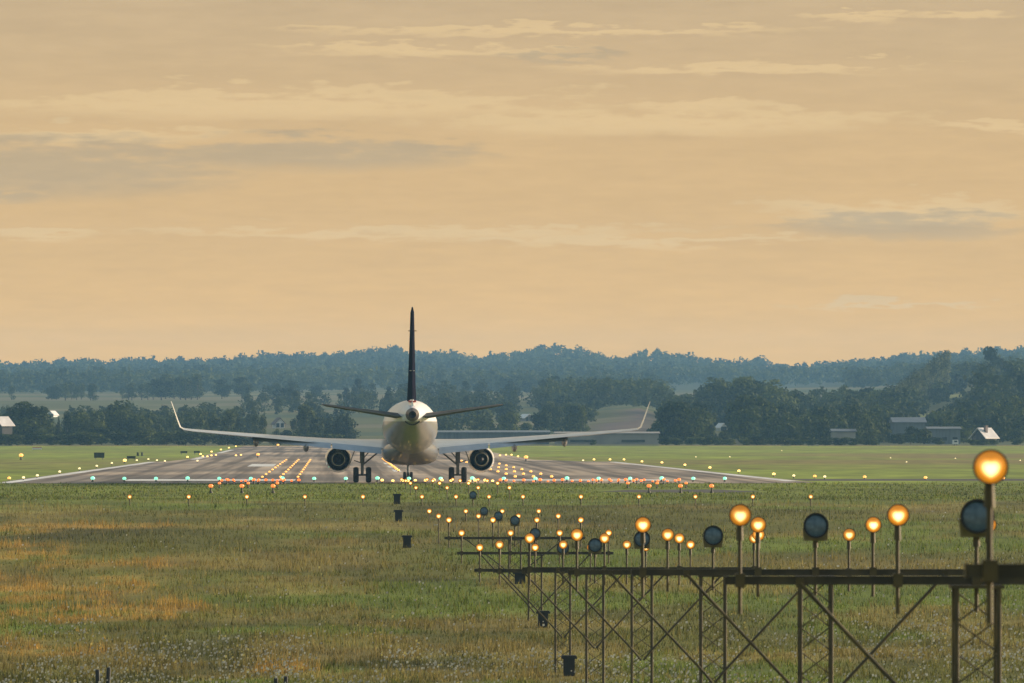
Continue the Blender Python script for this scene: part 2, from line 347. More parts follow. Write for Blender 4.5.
# ---------------------------------------------------------------- runway
def asphalt_mat():
    m, nt, b = nm('runway_asphalt'); L = nt.links.new
    geo = nt.nodes.new('ShaderNodeNewGeometry')
    def nz(scale, st, det=5):
        mp = nt.nodes.new('ShaderNodeMapping'); mp.inputs['Scale'].default_value = st
        n = nt.nodes.new('ShaderNodeTexNoise'); n.inputs['Scale'].default_value = scale; n.inputs['Detail'].default_value = det
        L(geo.outputs['Position'], mp.inputs[0]); L(mp.outputs[0], n.inputs['Vector']); return n.outputs['Fac']
    def ramp(fac, c1, c2, lo, hi):
        r = nt.nodes.new('ShaderNodeValToRGB'); r.color_ramp.elements[0].position = lo; r.color_ramp.elements[1].position = hi
        r.color_ramp.elements[0].color = (*c1, 1); r.color_ramp.elements[1].color = (*c2, 1); L(fac, r.inputs[0]); return r.outputs[0]
    def mul(a, c):
        x = nt.nodes.new('ShaderNodeMix'); x.data_type = 'RGBA'; x.blend_type = 'MULTIPLY'; x.inputs[0].default_value = 1
        L(a, x.inputs[6]); L(c, x.inputs[7]); return x.outputs[2]
    base = ramp(nz(.25, (1, .06, 1)), (.26, .21, .165), (.44, .36, .285), .35, .65)
    streak = ramp(nz(.8, (1, .006, 1), 3), (.35, .32, .3), (1, 1, 1), .40, .56)
    patchy = ramp(nz(.03, (1, .5, 1)), (.5, .48, .48), (1.25, 1.15, 1.02), .40, .58)
    L(mul(mul(base, streak), patchy), b.inputs['Base Color']); setv(b, Roughness=.62); b.inputs['Specular IOR Level'].default_value = .35
    return m
M['asphalt'] = asphalt_mat()
def sheet(name, pts, z, mat, label, cat, kind='structure', seg=1):
    """flat slab following pts (convex or not) at height z, 4 mm clear of what lies below"""
    m = MB(); n = len(pts)
    m.add([(x, y, z) for x, y in pts], [tuple(range(n))]); return tag(m.build(name, mat), label, cat, kind=kind)
sheet('runway', [(-16.2, 516), (25.4, 516), (23.6, 820), (19.8, 860), (19.8, 1390), (-15.0, 1390), (-15.0, 880), (-16.2, 820)], .016, M['asphalt'], 'long grey asphalt runway stretching away under the airliner', 'runway')
sheet('turn_pad', [(-20.9, 516), (-16.2, 516), (-16.2, 820), (-17.8, 812)], .0155, M['asphalt'], 'asphalt shoulder widening the left of the runway threshold', 'pavement')
sheet('turn_pad', [(25.4, 516), (29.4, 522), (26.8, 812), (23.6, 820)], .0155, M['asphalt'], 'asphalt shoulder widening the right of the runway threshold', 'pavement')
def line(name, p0, p1, w0, w1, label, z=.022):
    d = Vector((p1[0] - p0[0], p1[1] - p0[1])).normalized(); nx, ny = d.y, -d.x
    sheet(name, [(p0[0] - nx * w0 / 2, p0[1] - ny * w0 / 2), (p0[0] + nx * w0 / 2, p0[1] + ny * w0 / 2), (p1[0] + nx * w1 / 2, p1[1] + ny * w1 / 2), (p1[0] - nx * w1 / 2, p1[1] - ny * w1 / 2)], z, M['paint'], label, 'painted line')
line('pavement_edge_line', (-20.1, 517), (-17.3, 806), .9, .8, 'broad white edge line along the left side of the pavement')
line('pavement_edge_line', (28.6, 534), (26.1, 806), .9, .7, 'broad white edge line along the right side of the pavement')
line('runway_edge_line', (-14.3, 860), (-14.3, 930), .8, .8, 'short bright white edge mark on the left far runway edge')
line('runway_edge_line', (-14.4, 1050), (-14.4, 1180), .7, .7, 'farther white edge mark on the left far runway edge')
line('threshold_line', (-13.4, 546), (-2.6, 546), 15, 15, 'pale transverse threshold bar left of the airliner')
line('threshold_line', (11., 546), (21.4, 546), 12, 12, 'pale transverse threshold bar right of the airliner')
for i, y in enumerate((640, 700, 760)):
    line('centre_line_dash', (4.65, y), (4.65, y + 30), .6, .6, 'white centre line dash on the runway ahead of the airliner')
for i, x in enumerate((-6.4,)):
    line('aiming_mark', (x, 720), (x, 765), 2.2, 2.2, 'broad white landing mark on the runway left of the engine')
sheet('drainage_ditch', [(29.8, 540), (60, 540), (95, 543), (95, 563), (60, 561), (29.4, 558)], .006, M['soil'], 'thin dark ditch running right from the runway corner', 'ditch')
sheet('soil_patch', [(14.2, 456), (16, 448), (20.5, 447), (22.6, 454), (21, 468), (16, 466)], .006, M['soil'], 'long dark soil patch right below the red side lights', 'soil')

# ---------------------------------------------------------------- grass
def v_to_y(v):
    yy = np.linspace(150, 560, 3000); vv = VPY - F * (np.interp(yy, GY, GZ) - H) / yy
    o = np.argsort(vv); return np.interp(v, vv[o], yy[o])
def blades(n, vlo, vhi, hmin, hmax, wmin, wmax, colf, keep=None, umin=-160, umax=1184, lean=.5):
    v = RNG.uniform(vlo, vhi, n); u = RNG.uniform(umin, umax, n)
    y = v_to_y(v) + RNG.uniform(-1.5, 1.5, n); x = X_at(u, y)
    if keep is not None:
        k = RNG.uniform(0, 1, n) < keep(x, y); x, y = x[k], y[k]
    n = len(x); z = air_z(x, y) - .02
    clump = .35 + 1.5 * vnoise(x * 1.7, y * 1.1, 131) ** 1.5 + .5 * (vnoise(x * .6, y * .3, 133) > .7)
    h = RNG.uniform(hmin, hmax, n) * clump; w = RNG.uniform(wmin, wmax, n)
    a = RNG.uniform(0, 2 * PI, n); la = RNG.uniform(0, 2 * PI, n); ll = h * lean * RNG.uniform(.1, 1, n)
    b = np.stack([x, y, z], 1); dx = np.stack([np.cos(a) * w / 2, np.sin(a) * w / 2, 0 * w], 1)
    tip = b + np.stack([np.cos(la) * ll, np.sin(la) * ll, h], 1)
    V = np.stack([b - dx, b + dx, tip], 1).reshape(-1, 3)
    c = colf(x, y); c = np.concatenate([c, np.ones((n, 1))], 1)
    return V, np.repeat(c, 3, 0)
def gcol(x, y):
    c = ground_col(x, y); r = RNG.uniform(.4, 1.6, (len(x), 1)); c = c * r
    k = RNG.uniform(0, 1, len(x)); c = np.where((k < .12)[:, None], c * .4 + C_DRY[None] * .6, c)
    return np.where((k > .86)[:, None], c * .55, c)
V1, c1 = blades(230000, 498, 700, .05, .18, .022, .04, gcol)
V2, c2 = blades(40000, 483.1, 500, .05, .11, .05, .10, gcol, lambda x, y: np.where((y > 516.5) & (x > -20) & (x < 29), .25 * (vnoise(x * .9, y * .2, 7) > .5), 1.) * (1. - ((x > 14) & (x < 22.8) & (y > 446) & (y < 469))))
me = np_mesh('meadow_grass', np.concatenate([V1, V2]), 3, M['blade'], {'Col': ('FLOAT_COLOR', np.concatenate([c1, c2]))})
tag(link('meadow_grass', me), 'rough green meadow grass sloping up to the runway', 'grass', kind='stuff')
def dcol(x, y):
    o, d = ground_masks(x, y); base = np.where((o > .3)[:, None], C_ORANGE[None] * 1.05, C_DRY[None])
    return base * RNG.uniform(.6, 1.4, (len(x), 1))
def dkeep(x, y):
    o, d = ground_masks(x, y); return np.clip(np.maximum(.9 * o, .4 * d) + .015, 0, 1)
V, c = blades(140000, 500, 700, .09, .30, .018, .034, dcol, dkeep, lean=.35)
tag(link('dry_grass', np_mesh('dry_grass', V, 3, M['blade'], {'Col': ('FLOAT_COLOR', c)})), 'tall orange and straw coloured dry grass in patches', 'dry grass', kind='stuff')
def fl_keep(x, y):
    z = air_z(x, y); u, v = uv_of(x, y, z)
    k = .95 * smooth((v - 612) / 50) * smooth((fbm(x * .5, y * .12, 141) - .40) / .14) + .45 * smooth((u - 780) / 120) * smooth((v - 545) / 50) * smooth((fbm(x * .5, y * .14, 143) - .42) / .12)
    return np.clip(1. * k + .03, 0, 1)
n = 22000; v = RNG.uniform(502, 698, n); u = RNG.uniform(-100, 1124, n); y = v_to_y(v) + RNG.uniform(-1, 1, n); x = X_at(u, y)
k = RNG.uniform(0, 1, n) < fl_keep(x, y); x, y = x[k], y[k]; n = len(x); z = air_z(x, y); h = RNG.uniform(.12, .3, n); s = RNG.uniform(.012, .03, n)
P = np.stack([x, y, z + h], 1); quads = []
for a, b in ((1, 0), (0, 1)):
    e1 = np.stack([s, 0 * s, s * .2], 1); e2 = np.stack([0 * s, s * (.9 if a else .4), s * (.6 if a else 1.)], 1)
    quads.append(np.stack([P - e1 - e2, P + e1 - e2, P + e1 + e2, P - e1 + e2], 1))
V = np.concatenate(quads).reshape(-1, 3)
wc = np.where(RNG.uniform(0, 1, (n, 1)) < .8, np.array([[.55, .52, .42]]), np.array([[.6, .5, .16]])) * RNG.uniform(.55, 1.1, (n, 1))
wc = np.concatenate([wc, np.ones((n, 1))], 1); wc = np.repeat(np.concatenate([wc, wc]), 4, 0)
tag(link('wildflowers', np_mesh('wildflowers', V, 4, M['blade'], {'Col': ('FLOAT_COLOR', wc)})), 'tiny white seed heads and flowers scattered in the grass', 'wildflowers', kind='stuff')

# ---------------------------------------------------------------- trees
def crown_pts(kind, n, seed, leaf):
    r = np.random.default_rng(seed)
    # unit tree: height 1, base at 0; lobes = (cx,cy,cz, rx, rz)
    lobes = []
    if kind == 'round':
        for k in range(15):
            a = r.uniform(0, 2 * PI); t = r.uniform(.14, .86); rad = .30 * math.sin(PI * min(1, (t + .12) / 1.15)) * r.uniform(.3, 1.15)
            q = r.uniform(.11, .2); lobes.append((math.cos(a) * rad, math.sin(a) * rad, t, q * 1.15, q * .85))
        lobes.append((0, 0, .55, .27, .32))
    elif kind == 'tall':
        for k in range(13):
            a = r.uniform(0, 2 * PI); t = r.uniform(.1, .9); rad = .17 * (1.15 - t) * r.uniform(.4, 1.3)
            q = r.uniform(.08, .14); lobes.append((math.cos(a) * rad, math.sin(a) * rad, t, q, q * 1.1))
        lobes.append((0, 0, .5, .15, .4))
    elif kind == 'poplar':
        for k in range(13):
            t = .1 + .84 * k / 12; q = .075 * math.sin(PI * min(1, max(.12, 1.02 - t) ** .6)) * r.uniform(.8, 1.15) + .012
            lobes.append((r.uniform(-.018, .018), r.uniform(-.018, .018), t, q, .09))
    elif kind == 'bush':
        for k in range(12):
            a = r.uniform(0, 2 * PI); t = r.uniform(.15, .78); rad = .5 * r.uniform(.1, 1.) * (1.1 - t * .7)
            q = r.uniform(.16, .28); lobes.append((math.cos(a) * rad, math.sin(a) * rad, t, q * 1.2, q * .85))
    elif kind == 'conifer':
        for k in range(11):
            t = .1 + .85 * k / 10; q = .2 * (1.03 - t) * r.uniform(.85, 1.15) + .015
            lobes.append((r.uniform(-.02, .02), r.uniform(-.02, .02), t, q, .06))
    lobes = np.array(lobes); w = lobes[:, 3] ** 2 * lobes[:, 4]; w = w ** .66
    i = r.choice(len(lobes), n, p=w / w.sum()); L = lobes[i]; tone = r.uniform(-.32, .3, len(lobes))[i]
    d = r.normal(size=(n, 3)); d /= np.linalg.norm(d, axis=1)[:, None]; rad = r.uniform(.25, 1., n) ** .45
    rad *= np.where(r.uniform(0, 1, n) < .08, r.uniform(1, 1.25, n), 1)
    c = L[:, :3] + d * rad[:, None] * np.stack([L[:, 3], L[:, 3], L[:, 4]], 1); c[:, 2] = np.clip(c[:, 2], .02, 1.02)
    nrm = d * .8 + r.normal(size=(n, 3)) * .45; nrm /= np.linalg.norm(nrm, axis=1)[:, None]
    t1 = np.cross(nrm, r.normal(size=(n, 3))); t1 /= np.linalg.norm(t1, axis=1)[:, None]; t2 = np.cross(nrm, t1)
    s = leaf * r.uniform(.6, 1.4, n)[:, None]; t2 = t2 * r.uniform(.5, 1, n)[:, None]
    V = np.stack([c - t1 * s, c - t2 * s * .7 + t1 * s * .1, c + t1 * s, c + t2 * s * .8], 1)
    val = np.clip(.45 + tone + r.uniform(-.28, .28, n), 0, 1)
    return V, val
CROWNS, TRUNKS = {}, {}
for kind, nvar, nl, leaf in (('round', 4, 1700, .034), ('tall', 3, 1300, .026), ('poplar', 3, 1100, .017), ('bush', 3, 1300, .06), ('conifer', 2, 1100, .026)):
    CROWNS[kind] = []; TRUNKS[kind] = []
    for q in range(nvar):
        V, val = crown_pts(kind, nl, 100 + q * 7 + len(kind) * 31, leaf)
        CROWNS[kind].append(np_mesh('crown', V.reshape(-1, 3), 4, {'conifer': M['leaf_dark'], 'poplar': M['leaf_pale']}.get(kind, M['leaf']), {'leaf': ('FLOAT', np.repeat(val, 4))}))
        m = MB(); rr = {'bush': .02, 'poplar': .012}.get(kind, .02); top = {'bush': .45, 'round': .6}.get(kind, .85)
        m.tube((0, 0, -.02), (.005, 0, top * .4), rr, rr * .75, 7); m.tube((.005, 0, top * .4), (-.004, .003, top), rr * .75, rr * .2, 7)
        for k in range(5):
            a = k * 2.4 + q; t = top * (.35 + .1 * k); l = .05 if kind == 'poplar' else .2
            m.tube((0, 0, t), (math.cos(a) * l, math.sin(a) * l, t + l * .8), rr * .4, rr * .12, 5)
        TRUNKS[kind].append(m.mesh('trunk', M['bark'], True))
TREES = 0
NAMES = {'round': 'broadleaf_tree', 'tall': 'tall_tree', 'poplar': 'poplar_tree', 'bush': 'bush', 'conifer': 'conifer_tree'}
CLEAR = [(3, 9, 1475, 431), (985, 13, 1475, 441), (278.5, 6, 2080, 428), (53, 5, 2350, 417), (526, 6, 2150, 421), (721.5, 5, 1900, 430), (910, 17, 1560, 436), (945, 17, 1500, 444)]
def track_top(u, Y):
    if 908 < u < 984 and Y < 1950 + (u - 918) / .0906 - 20: return 412 - 29 * (u - 918) / 57 + 7
    return -1e9
def plant(u, Y, vtop, kind, label, group, wide=1.0, hmin=2.2, force=False):
    global TREES
    for cu, cw, cy, cv in CLEAR:
        if not force and Y < cy and vtop < cv:
            hw = .42 * wide * max(4, VPY + F * H / Y - vtop)
            if abs(u - cu) < cw + hw * .8:
                if abs(u - cu) < cw + 3: vtop = cv; hmin = 1.; wide = max(wide, 1.)
                else: u = cu + math.copysign(cw + hw * .8, u - cu)
    vtop = max(vtop, track_top(u, Y))
    x = X_at(u, Y); z = ground_at(x, Y); h = max(hmin, Z_at(vtop, Y) - z); q = random.randrange(len(CROWNS[kind]))
    t = thing(NAMES[kind], label, 'bush' if kind == 'bush' else 'tree', (x, Y, z - .05), random.uniform(0, 6.28), group)
    t.scale = (h * wide, h * wide, h)
    link('trunk', TRUNKS[kind][q], t); link('crown', CROWNS[kind][q], t); TREES += 1
    return t
def spread(n, u0, u1, Y0, Y1, top, kinds, label, group, jit=4, wide=(.85, 1.25), hmin=2.2):
    if kinds == ['bush']: wide = (1.7, 2.6)
    for k in range(n):
        u = u0 + (u1 - u0) * (k + random.uniform(.1, .9)) / n; Y = random.uniform(Y0, Y1)
        vt = (top(u) if callable(top) else top) + random.uniform(-jit, jit)
        plant(u, Y, vt, random.choice(kinds), label, group, random.uniform(*wide), hmin)
def tops(*pts):
    a = np.array(pts, float); return lambda u: float(np.interp(u, a[:, 0], a[:, 1]))
# bushes along the far edge of the field
spread(24, -60, 352, 1425, 1450, tops((-60, 432), (30, 434), (110, 428), (200, 432), (350, 436)), ['bush'], 'dark bush in the hedge along the far field edge left of the airliner', 'hedge bushes left of the airliner', 3, (.8, 1.2))
spread(20, 662, 880, 1425, 1450, tops((660, 437), (790, 437), (880, 439)), ['bush'], 'low dark bush in the hedge along the far field edge right of the airliner', 'hedge bushes right of the airliner', 2, (.9, 1.5), 1.2)
spread(5, 968, 1070, 1430, 1455, 437, ['bush'], 'dark bush under the pale roofed house at the right field edge', 'bushes under the right house', 2, (.9, 1.4), 1.2)
# left tree line
spread(26, -70, 150, 1490, 1680, tops((-70, 408), (0, 412), (28, 404), (60, 410), (100, 409), (125, 404), (150, 414)), ['round', 'round', 'bush', 'tall'], 'dark broad tree in the dense tree line on the left beyond the field', 'left tree line', 6)
plant(29, 1500, 397, 'round', 'big round dark tree just right of the left white roofed house', None, 1.25)
plant(59, 1520, 401, 'conifer', 'slim dark conifer beside the tiny white gable on the left', None, 1.0)
plant(118, 1600, 396, 'round', 'tallest crown of the left tree line, left of the wingtip', None, 1.15)
spread(20, 150, 352, 1500, 1800, tops((150, 413), (200, 410), (250, 414), (300, 418), (350, 416)), ['round', 'round', 'tall', 'bush'], 'tree in the mixed tree line behind the left wing', 'tree line behind the left wing', 5)
plant(293, 1560, 402, 'tall', 'tall dark tree right of the little white gable behind the left wing', None, 1.5)
plant(304, 1600, 404, 'tall', 'narrower of two tall trees behind the left wing', None, 1.0)
for u in (328, 338, 347): plant(u, 1500, 414 + random.uniform(-2, 2), 'conifer', 'pointed dark tree in the trio below the left tailplane', 'trio of pointed trees below the left tailplane', 1.3)
# round trees on the field by the fin
plant(357, 2250, 392, 'round', 'round dark field tree just above the left tailplane', None, 1.15)
plant(385, 2300, 396, 'round', 'round field tree left of the fuselage top', None, 1.05)
plant(398, 2350, 393, 'round', 'round field tree touching the fin base', None, 1.05)
# hedgerow on the ridge
spread(8, 50, 98, 2750, 2850, 383, ['round', 'tall'], 'tree in the dark copse on the left ridge field', 'left ridge copse', 2, (1.3, 1.7))
spread(13, 118, 202, 2750, 2850, tops((118, 385), (150, 382), (170, 374), (202, 376)), ['round', 'tall'], 'tree in the tall dark row on the ridge above the left wingtip', 'ridge row above the left wingtip', 2, (1.3, 1.7))
for i, (u, t) in enumerate(((222, 378), (242, 376), (275, 382), (293, 379), (316, 383))):
    plant(u, 2800, t, 'round', 'dark tree standing alone on the ridge, %s of five left of the fin' % from_left(i, 5), 'lone ridge trees', 1.35)
plant(12, 2800, 384, 'tall', 'lone narrow tree at the far left of the ridge field', None, 1.4)
for i, (u, t, w) in enumerate(((508, 376, 1.3), (517, 376, 1.2), (527, 380, 1.), (586, 378, 1.), (597, 375, 1.2), (606, 378, 1.), (640, 376, 1.1), (650, 375, 1.2), (662, 379, 1.))):
    plant(u, 3200, t - 1, 'round', 'tree of the small clumps along the foot of the wooded hill right of the fin', 'clumps at the foot of the wooded hill', w * 1.4)
# centre right
spread(18, 440, 560, 1700, 2300, tops((440, 412), (500, 406), (530, 404), (560, 402)), ['round', 'bush', 'round'], 'tree in the hazy grove behind the right tailplane', 'grove behind the right tailplane', 5)
spread(10, 560, 600, 1650, 2200, tops((560, 404), (600, 402)), ['round', 'bush', 'tall'], 'tree in the grove left of the brown ploughed slope', 'grove left of the ploughed slope', 4)
spread(12, 590, 660, 2150, 2500, tops((590, 401), (625, 396), (660, 394)), ['round', 'round', 'tall'], 'tree in the row above the brown ploughed slope', 'row above the ploughed slope', 3)
spread(5, 648, 690, 1500, 1600, 428, ['bush', 'round'], 'tree beside the right end of the long low shed', 'trees at the end of the long shed', 4)
plant(972, 1440, 438, 'bush', 'dark bush hiding the wall of the pale roofed house, left of two', None, 1.6, 1., force=True)
plant(984, 1438, 439, 'bush', 'dark bush hiding the wall of the pale roofed house, right of two', None, 2.0, 1., force=True)
plant(593, 1440, 441, 'bush', 'single small bush in front of the long low shed', None, 1.2, 1.)
# right wood
spread(30, 655, 800, 1500, 1750, tops((655, 412), (700, 402), (750, 398), (800, 412)), ['round', 'round', 'bush'], 'leafy tree on the front slope of the domed wood right of the airliner', 'front of the domed wood', 9)
spread(20, 668, 800, 1850, 2200, tops((668, 394), (700, 386), (725, 375), (752, 373), (780, 384), (800, 392)), ['round'], 'tree on the dark skyline of the domed wood right of the airliner', 'crest of the domed wood', 3, (1., 1.3))
spread(26, 800, 900, 1490, 1700, tops((800, 414), (850, 410), (900, 418)), ['round', 'bush', 'tall'], 'tree on the lower slope left of the grey sheds', 'lower slope left of the sheds', 8)
spread(14, 812, 905, 1900, 2300, tops((812, 400), (835, 388), (870, 385), (905, 392)), ['round', 'round', 'tall'], 'tree on the upper slope left of the poplar row', 'upper slope left of the poplars', 4)
for i in range(15):
    t = i / 14; u = 898 + 50 * t; plant(u, 2000 + 420 * t, 382 - 33 * t + random.uniform(-2, 2), 'poplar', 'slender poplar in the tall pale row climbing the right hill', 'poplar row on the right hill', random.uniform(1.0, 1.25))
plant(897, 1950, 384, 'round', 'dark round tree at the lower foot of the poplar row', None, 1.2)
spread(7, 958, 1000, 2600, 2750, tops((958, 361), (1000, 363)), ['round', 'tall'], 'tree at the top of the grass track on the right hill', 'top of the grass track', 2, (1.3, 1.7))
spread(13, 935, 1090, 1950, 2300, tops((935, 396), (965, 388), (1000, 374), (1090, 372)), ['round', 'round', 'bush'], 'tree on the upper slope right of the grass track', 'upper slope right of the track', 5)
spread(18, 930, 1090, 1640, 1850, tops((930, 410), (975, 404), (1024, 398), (1090, 398)), ['round', 'bush'], 'tree on the lower slope above the pale roofed house at right', 'slope above the right house', 7)
spread(9, 962, 1100, 1480, 1600, 425, ['round', 'bush', 'round'], 'tree behind the pale roofed house at the right edge', 'trees behind the right house', 4)
plant(899, 1480, 433, 'bush', 'low bush before the left corner of the tall grey shed', None, 1.6, 1., force=True)
plant(938, 1465, 437, 'bush', 'low dark bush before the flat grey shed', None, 1.8, 1., force=True)
plant(846, 1462, 436, 'bush', 'dark bush before the low pale roofed shed', None, 2.0, 1., force=True)
plant(911, 1475, 424, 'round', 'rounded olive bush-like tree between the two grey sheds', None, 1.2, force=True)
plant(925, 1470, 428, 'bush', 'lower olive bush in front of the grey sheds', None, 1.3, force=True)
# far woods as one mass
def forest(name, n, u0, u1, Y0, Y1, h0, h1, nl, leaf, label, seed):
    r = np.random.default_rng(seed); Vs, vals = [], []
    lib = [crown_pts(k, nl, seed + j, leaf) for j, k in enumerate(['round', 'round', 'tall', 'round', 'tall', 'round'])]
    u = r.uniform(u0, u1, n); Y = r.uniform(Y0, Y1, n)
    if Y1 < 3000:
        k = ~((Y > 1900) & (Y < 2650) & (np.abs((u - 918) - (Y - 1950) * (58 / 640.)) < (20 if h0 > 5 else 6)))
        k &= ~((u > 575) & (u < 665) & (Y < 2180)) & ~((np.abs(u - 278) < 8) & (Y < 2000)) & ~((np.abs(u - 526) < 10))
        u, Y = u[k], Y[k]; n = len(u)
    if Y0 > 3000: k = ~((u > 645 + 25 * np.sin(Y * .01)) & (u < 850) & (Y < 3950)); u, Y = u[k], Y[k]; n = len(u)
    if Y1 < 3000 and u0 > 900: k = u > (928 if h0 > 5 else 700) + (Y - 1950) * .0906; u, Y = u[k], Y[k]; n = len(u)
    if Y1 < 3000:
        for cu, cw, cy, cv in CLEAR: k = ~((np.abs(u - cu) < cw + 13) & (Y < cy + 10)); u, Y = u[k], Y[k]
        n = len(u)
    x = X_at(u, Y); z = hill_z(x, Y)
    tone = 1.5 * (fbm(x * .016, Y * .006, 151) - .48)
    for i in range(n):
        V, val = lib[r.integers(len(lib))]; h = max(1., min(r.uniform(h0, h1), Z_at(track_top(u[i], Y[i]), Y[i]) - z[i])); a = r.uniform(0, 6.28); ca, sa = math.cos(a), math.sin(a); w = h * r.uniform(1., 1.35)
        if r.uniform() < .02: h *= 1.2
        q = np.empty_like(V); q[..., 0] = (V[..., 0] * ca - V[..., 1] * sa) * w + x[i]; q[..., 1] = (V[..., 0] * sa + V[..., 1] * ca) * w + Y[i]; q[..., 2] = V[..., 2] * h + z[i] - .4
        Vs.append(q); vals.append(np.clip(.45 + .55 * (val - .45) + tone[i] + r.uniform(-.08, .08), 0, 1))
    V = np.concatenate(Vs).reshape(-1, 3); val = np.repeat(np.concatenate(vals), 4)
    tag(link(name, np_mesh(name, V, 4, M['leaf_far'], {'leaf': ('FLOAT', val)})), label, 'woods', kind='stuff')
forest('woodland', 5200, -230, 1260, 3300, 5350, 6.5, 10, 80, .095, 'blue hazy woodland covering the distant hills', 301)
forest('woodland', 260, -170, 352, 1500, 2050, 3, 5.6, 150, .075, 'continuous thicket filling the left tree line', 341)
forest('woodland', 200, 430, 600, 1620, 2450, 2.5, 5.5, 150, .075, 'continuous hazy thicket behind the right tailplane', 347)
forest('woodland', 520, 655, 930, 1500, 2150, 4, 7, 150, .07, 'continuous undergrowth on the wooded slope right of the airliner', 349)
forest('woodland', 420, 935, 1190, 1560, 2350, 4, 7.5, 150, .07, 'continuous undergrowth on the far right hill', 353)
forest('woodland', 150, -160, 240, 1720, 2100, 3.5, 6., 260, .06, 'dense mass of trees behind the left tree line', 311)
forest('woodland', 110, 235, 600, 2050, 2700, 4, 7, 260, .06, 'hazy belt of small trees across the middle fields', 317)
forest('woodland', 130, 925, 1180, 1850, 2550, 8, 12, 260, .055, 'dense wood covering the right hill beside the grass track', 323)
forest('woodland', 110, 545, 668, 2200, 2700, 5, 9, 240, .06, 'belt of trees above the brown ploughed slope', 337)
forest('woodland', 620, 865, 1010, 1700, 2550, 3, 6, 80, .1, 'low scrub around the grass track on the right hill', 331)
forest('woodland', 90, 800, 925, 1750, 2250, 6, 9, 260, .055, 'dense wood below the poplar row', 329)

# ---------------------------------------------------------------- buildings
def gable_house(label, u, Y, vbase, w, d, hw, hr, rz, roof, wall, name='house', chimney=False, zoff=0):
    if Y is None:
        yy = np.linspace(1450, 2600, 600); vv = VPY - F * (hill_z(X_at(u, yy), yy) - H) / yy; Y = float(yy[np.argmin(np.abs(vv - vbase))])
    x = X_at(u, Y); z = Z_at(vbase, Y)
    zg = ground_at(x, Y); drop = max(.3, z - zg + .3)
    t = thing(name, label, 'house', (x, Y, z), rz)
    m = MB(); X, D = w / 2, d / 2
    m.add([(-X, -D, -drop), (X, -D, -drop), (X, D, -drop), (-X, D, -drop), (-X, -D, hw), (X, -D, hw), (X, D, hw), (-X, D, hw), (0, -D, hw + hr), (0, D, hw + hr)],
          [(0, 1, 5, 8, 4), (2, 3, 7, 9, 6), (1, 2, 6, 5), (3, 0, 4, 7), (4, 8, 9, 7), (5, 6, 9, 8)]); m.build('wall', wall, t)
    m = MB(); e, th = .35, .12; s = hr / X
    for sg in (-1, 1):
        a = [(0, hr + .03), (sg * (X + e), -e * s + .03)]
        m.add([(px, sy * (D + e), hw + pz + k) for k in (0, th) for (px, pz) in a for sy in (-1, 1)], [(0, 1, 3, 2), (4, 6, 7, 5), (0, 4, 5, 1), (2, 3, 7, 6), (0, 2, 6, 4), (1, 5, 7, 3)])
    r = m.build('roof', roof, t)
    if chimney: m = MB(); m.box((X * .45, -D * .3, hw + hr * .55 + .5), (.5, .5, 1.2)); m.box((X * .45, -D * .3, hw + hr * .55 + 1.15), (.62, .62, .12)); m.build('chimney', M['roof_dark'], r)
    for sx in (-.25, .25):
        f = MB(); f.box((sx * w, -D - .03, hw * .55), (.95, .06, 1.15)); wn = f.build('window', wall, t)
        g = MB(); g.box((sx * w, -D - .07, hw * .55), (.75, .03, .95)); g.build('pane', M['window'], wn)
    return t
gable_house('brown house with bright pale roof at the left picture edge', 2, 1475, 430, 3.4, 2.2, .9, 1.3, math.radians(-52), M['roof_pale'], M['wall_dark'])
gable_house('low house with bright pinkish pale roof and chimney right of the sheds', 985, 1475, 443, 3.6, 2.6, 1.0, 1.5, math.radians(-52), M['roof_pale'], M['wall_dark'], chimney=True)
gable_house('tiny white gabled house showing through the trees behind the left wing', 278.5, None, 428, 2.0, 3.5, 1.1, 1.1, math.radians(12), M['roof_dark'], M['wall_white'], 'cottage')
gable_house('tiny pale gable half hidden in the left tree line', 53, None, 417, 1.6, 3., .7, .8, math.radians(-20), M['roof_pale'], M['wall_white'], 'cottage')
gable_house('small pale wall glimpsed among trees right of the tailplane tip', 526, None, 421, 2., 3, .8, .7, math.radians(25), M['roof_pale'], M['wall_tan'], 'cottage')
gable_house('small pale gable low in the domed wood right of the winglet', 721.5, None, 431, 1.3, 2.6, .9, .7, math.radians(20), M['roof_pale'], M['wall_white'], 'cottage')
def shed(name, label, u0, u1, v0, v1, Y, depth, wall, roof, rise=.5, doors=3):
    x0, x1 = X_at(u0, Y), X_at(u1, Y); zb = ground_at((x0 + x1) / 2, Y) - .3; zt = Z_at(v0, Y); w = x1 - x0; h = zt - zb
    t = thing(name, label, 'shed', ((x0 + x1) / 2, Y + depth / 2, zb))
    m = MB(); m.box((0, 0, h / 2), (w, depth, h)); m.build('wall', wall, t)
    m = MB(); X, D = w / 2 + .25, depth / 2 + .25
    m.add([(-X, -D, h + .01), (X, -D, h + .01), (X, D, h + .01), (-X, D, h + .01), (-X, -D, h + .16), (X, -D, h + .16), (X, D, h + .16), (-X, D, h + .16), (-X, 0, h + .16 + rise), (X, 0, h + .16 + rise)],
          [(0, 3, 2, 1), (0, 1, 5, 4), (2, 3, 7, 6), (4, 5, 9, 8), (8, 9, 6, 7), (1, 2, 6, 9, 5), (3, 0, 4, 8, 7)]); m.build('roof', roof, t)
    for k in range(doors):
        cx = -w / 2 + w * (k + .5) / doors; m = MB(); m.box((cx, -depth / 2 - .05, h * .42), (w / doors * .45, .1, h * .2))
        m.build('window', M['window'], t)
    return t
shed('storage_shed', 'tall grey blue storage shed below the poplar row', 894, 926, 423, 446, 1560, 9, M['wall_grey'], M['roof_grey'], .9, 2)
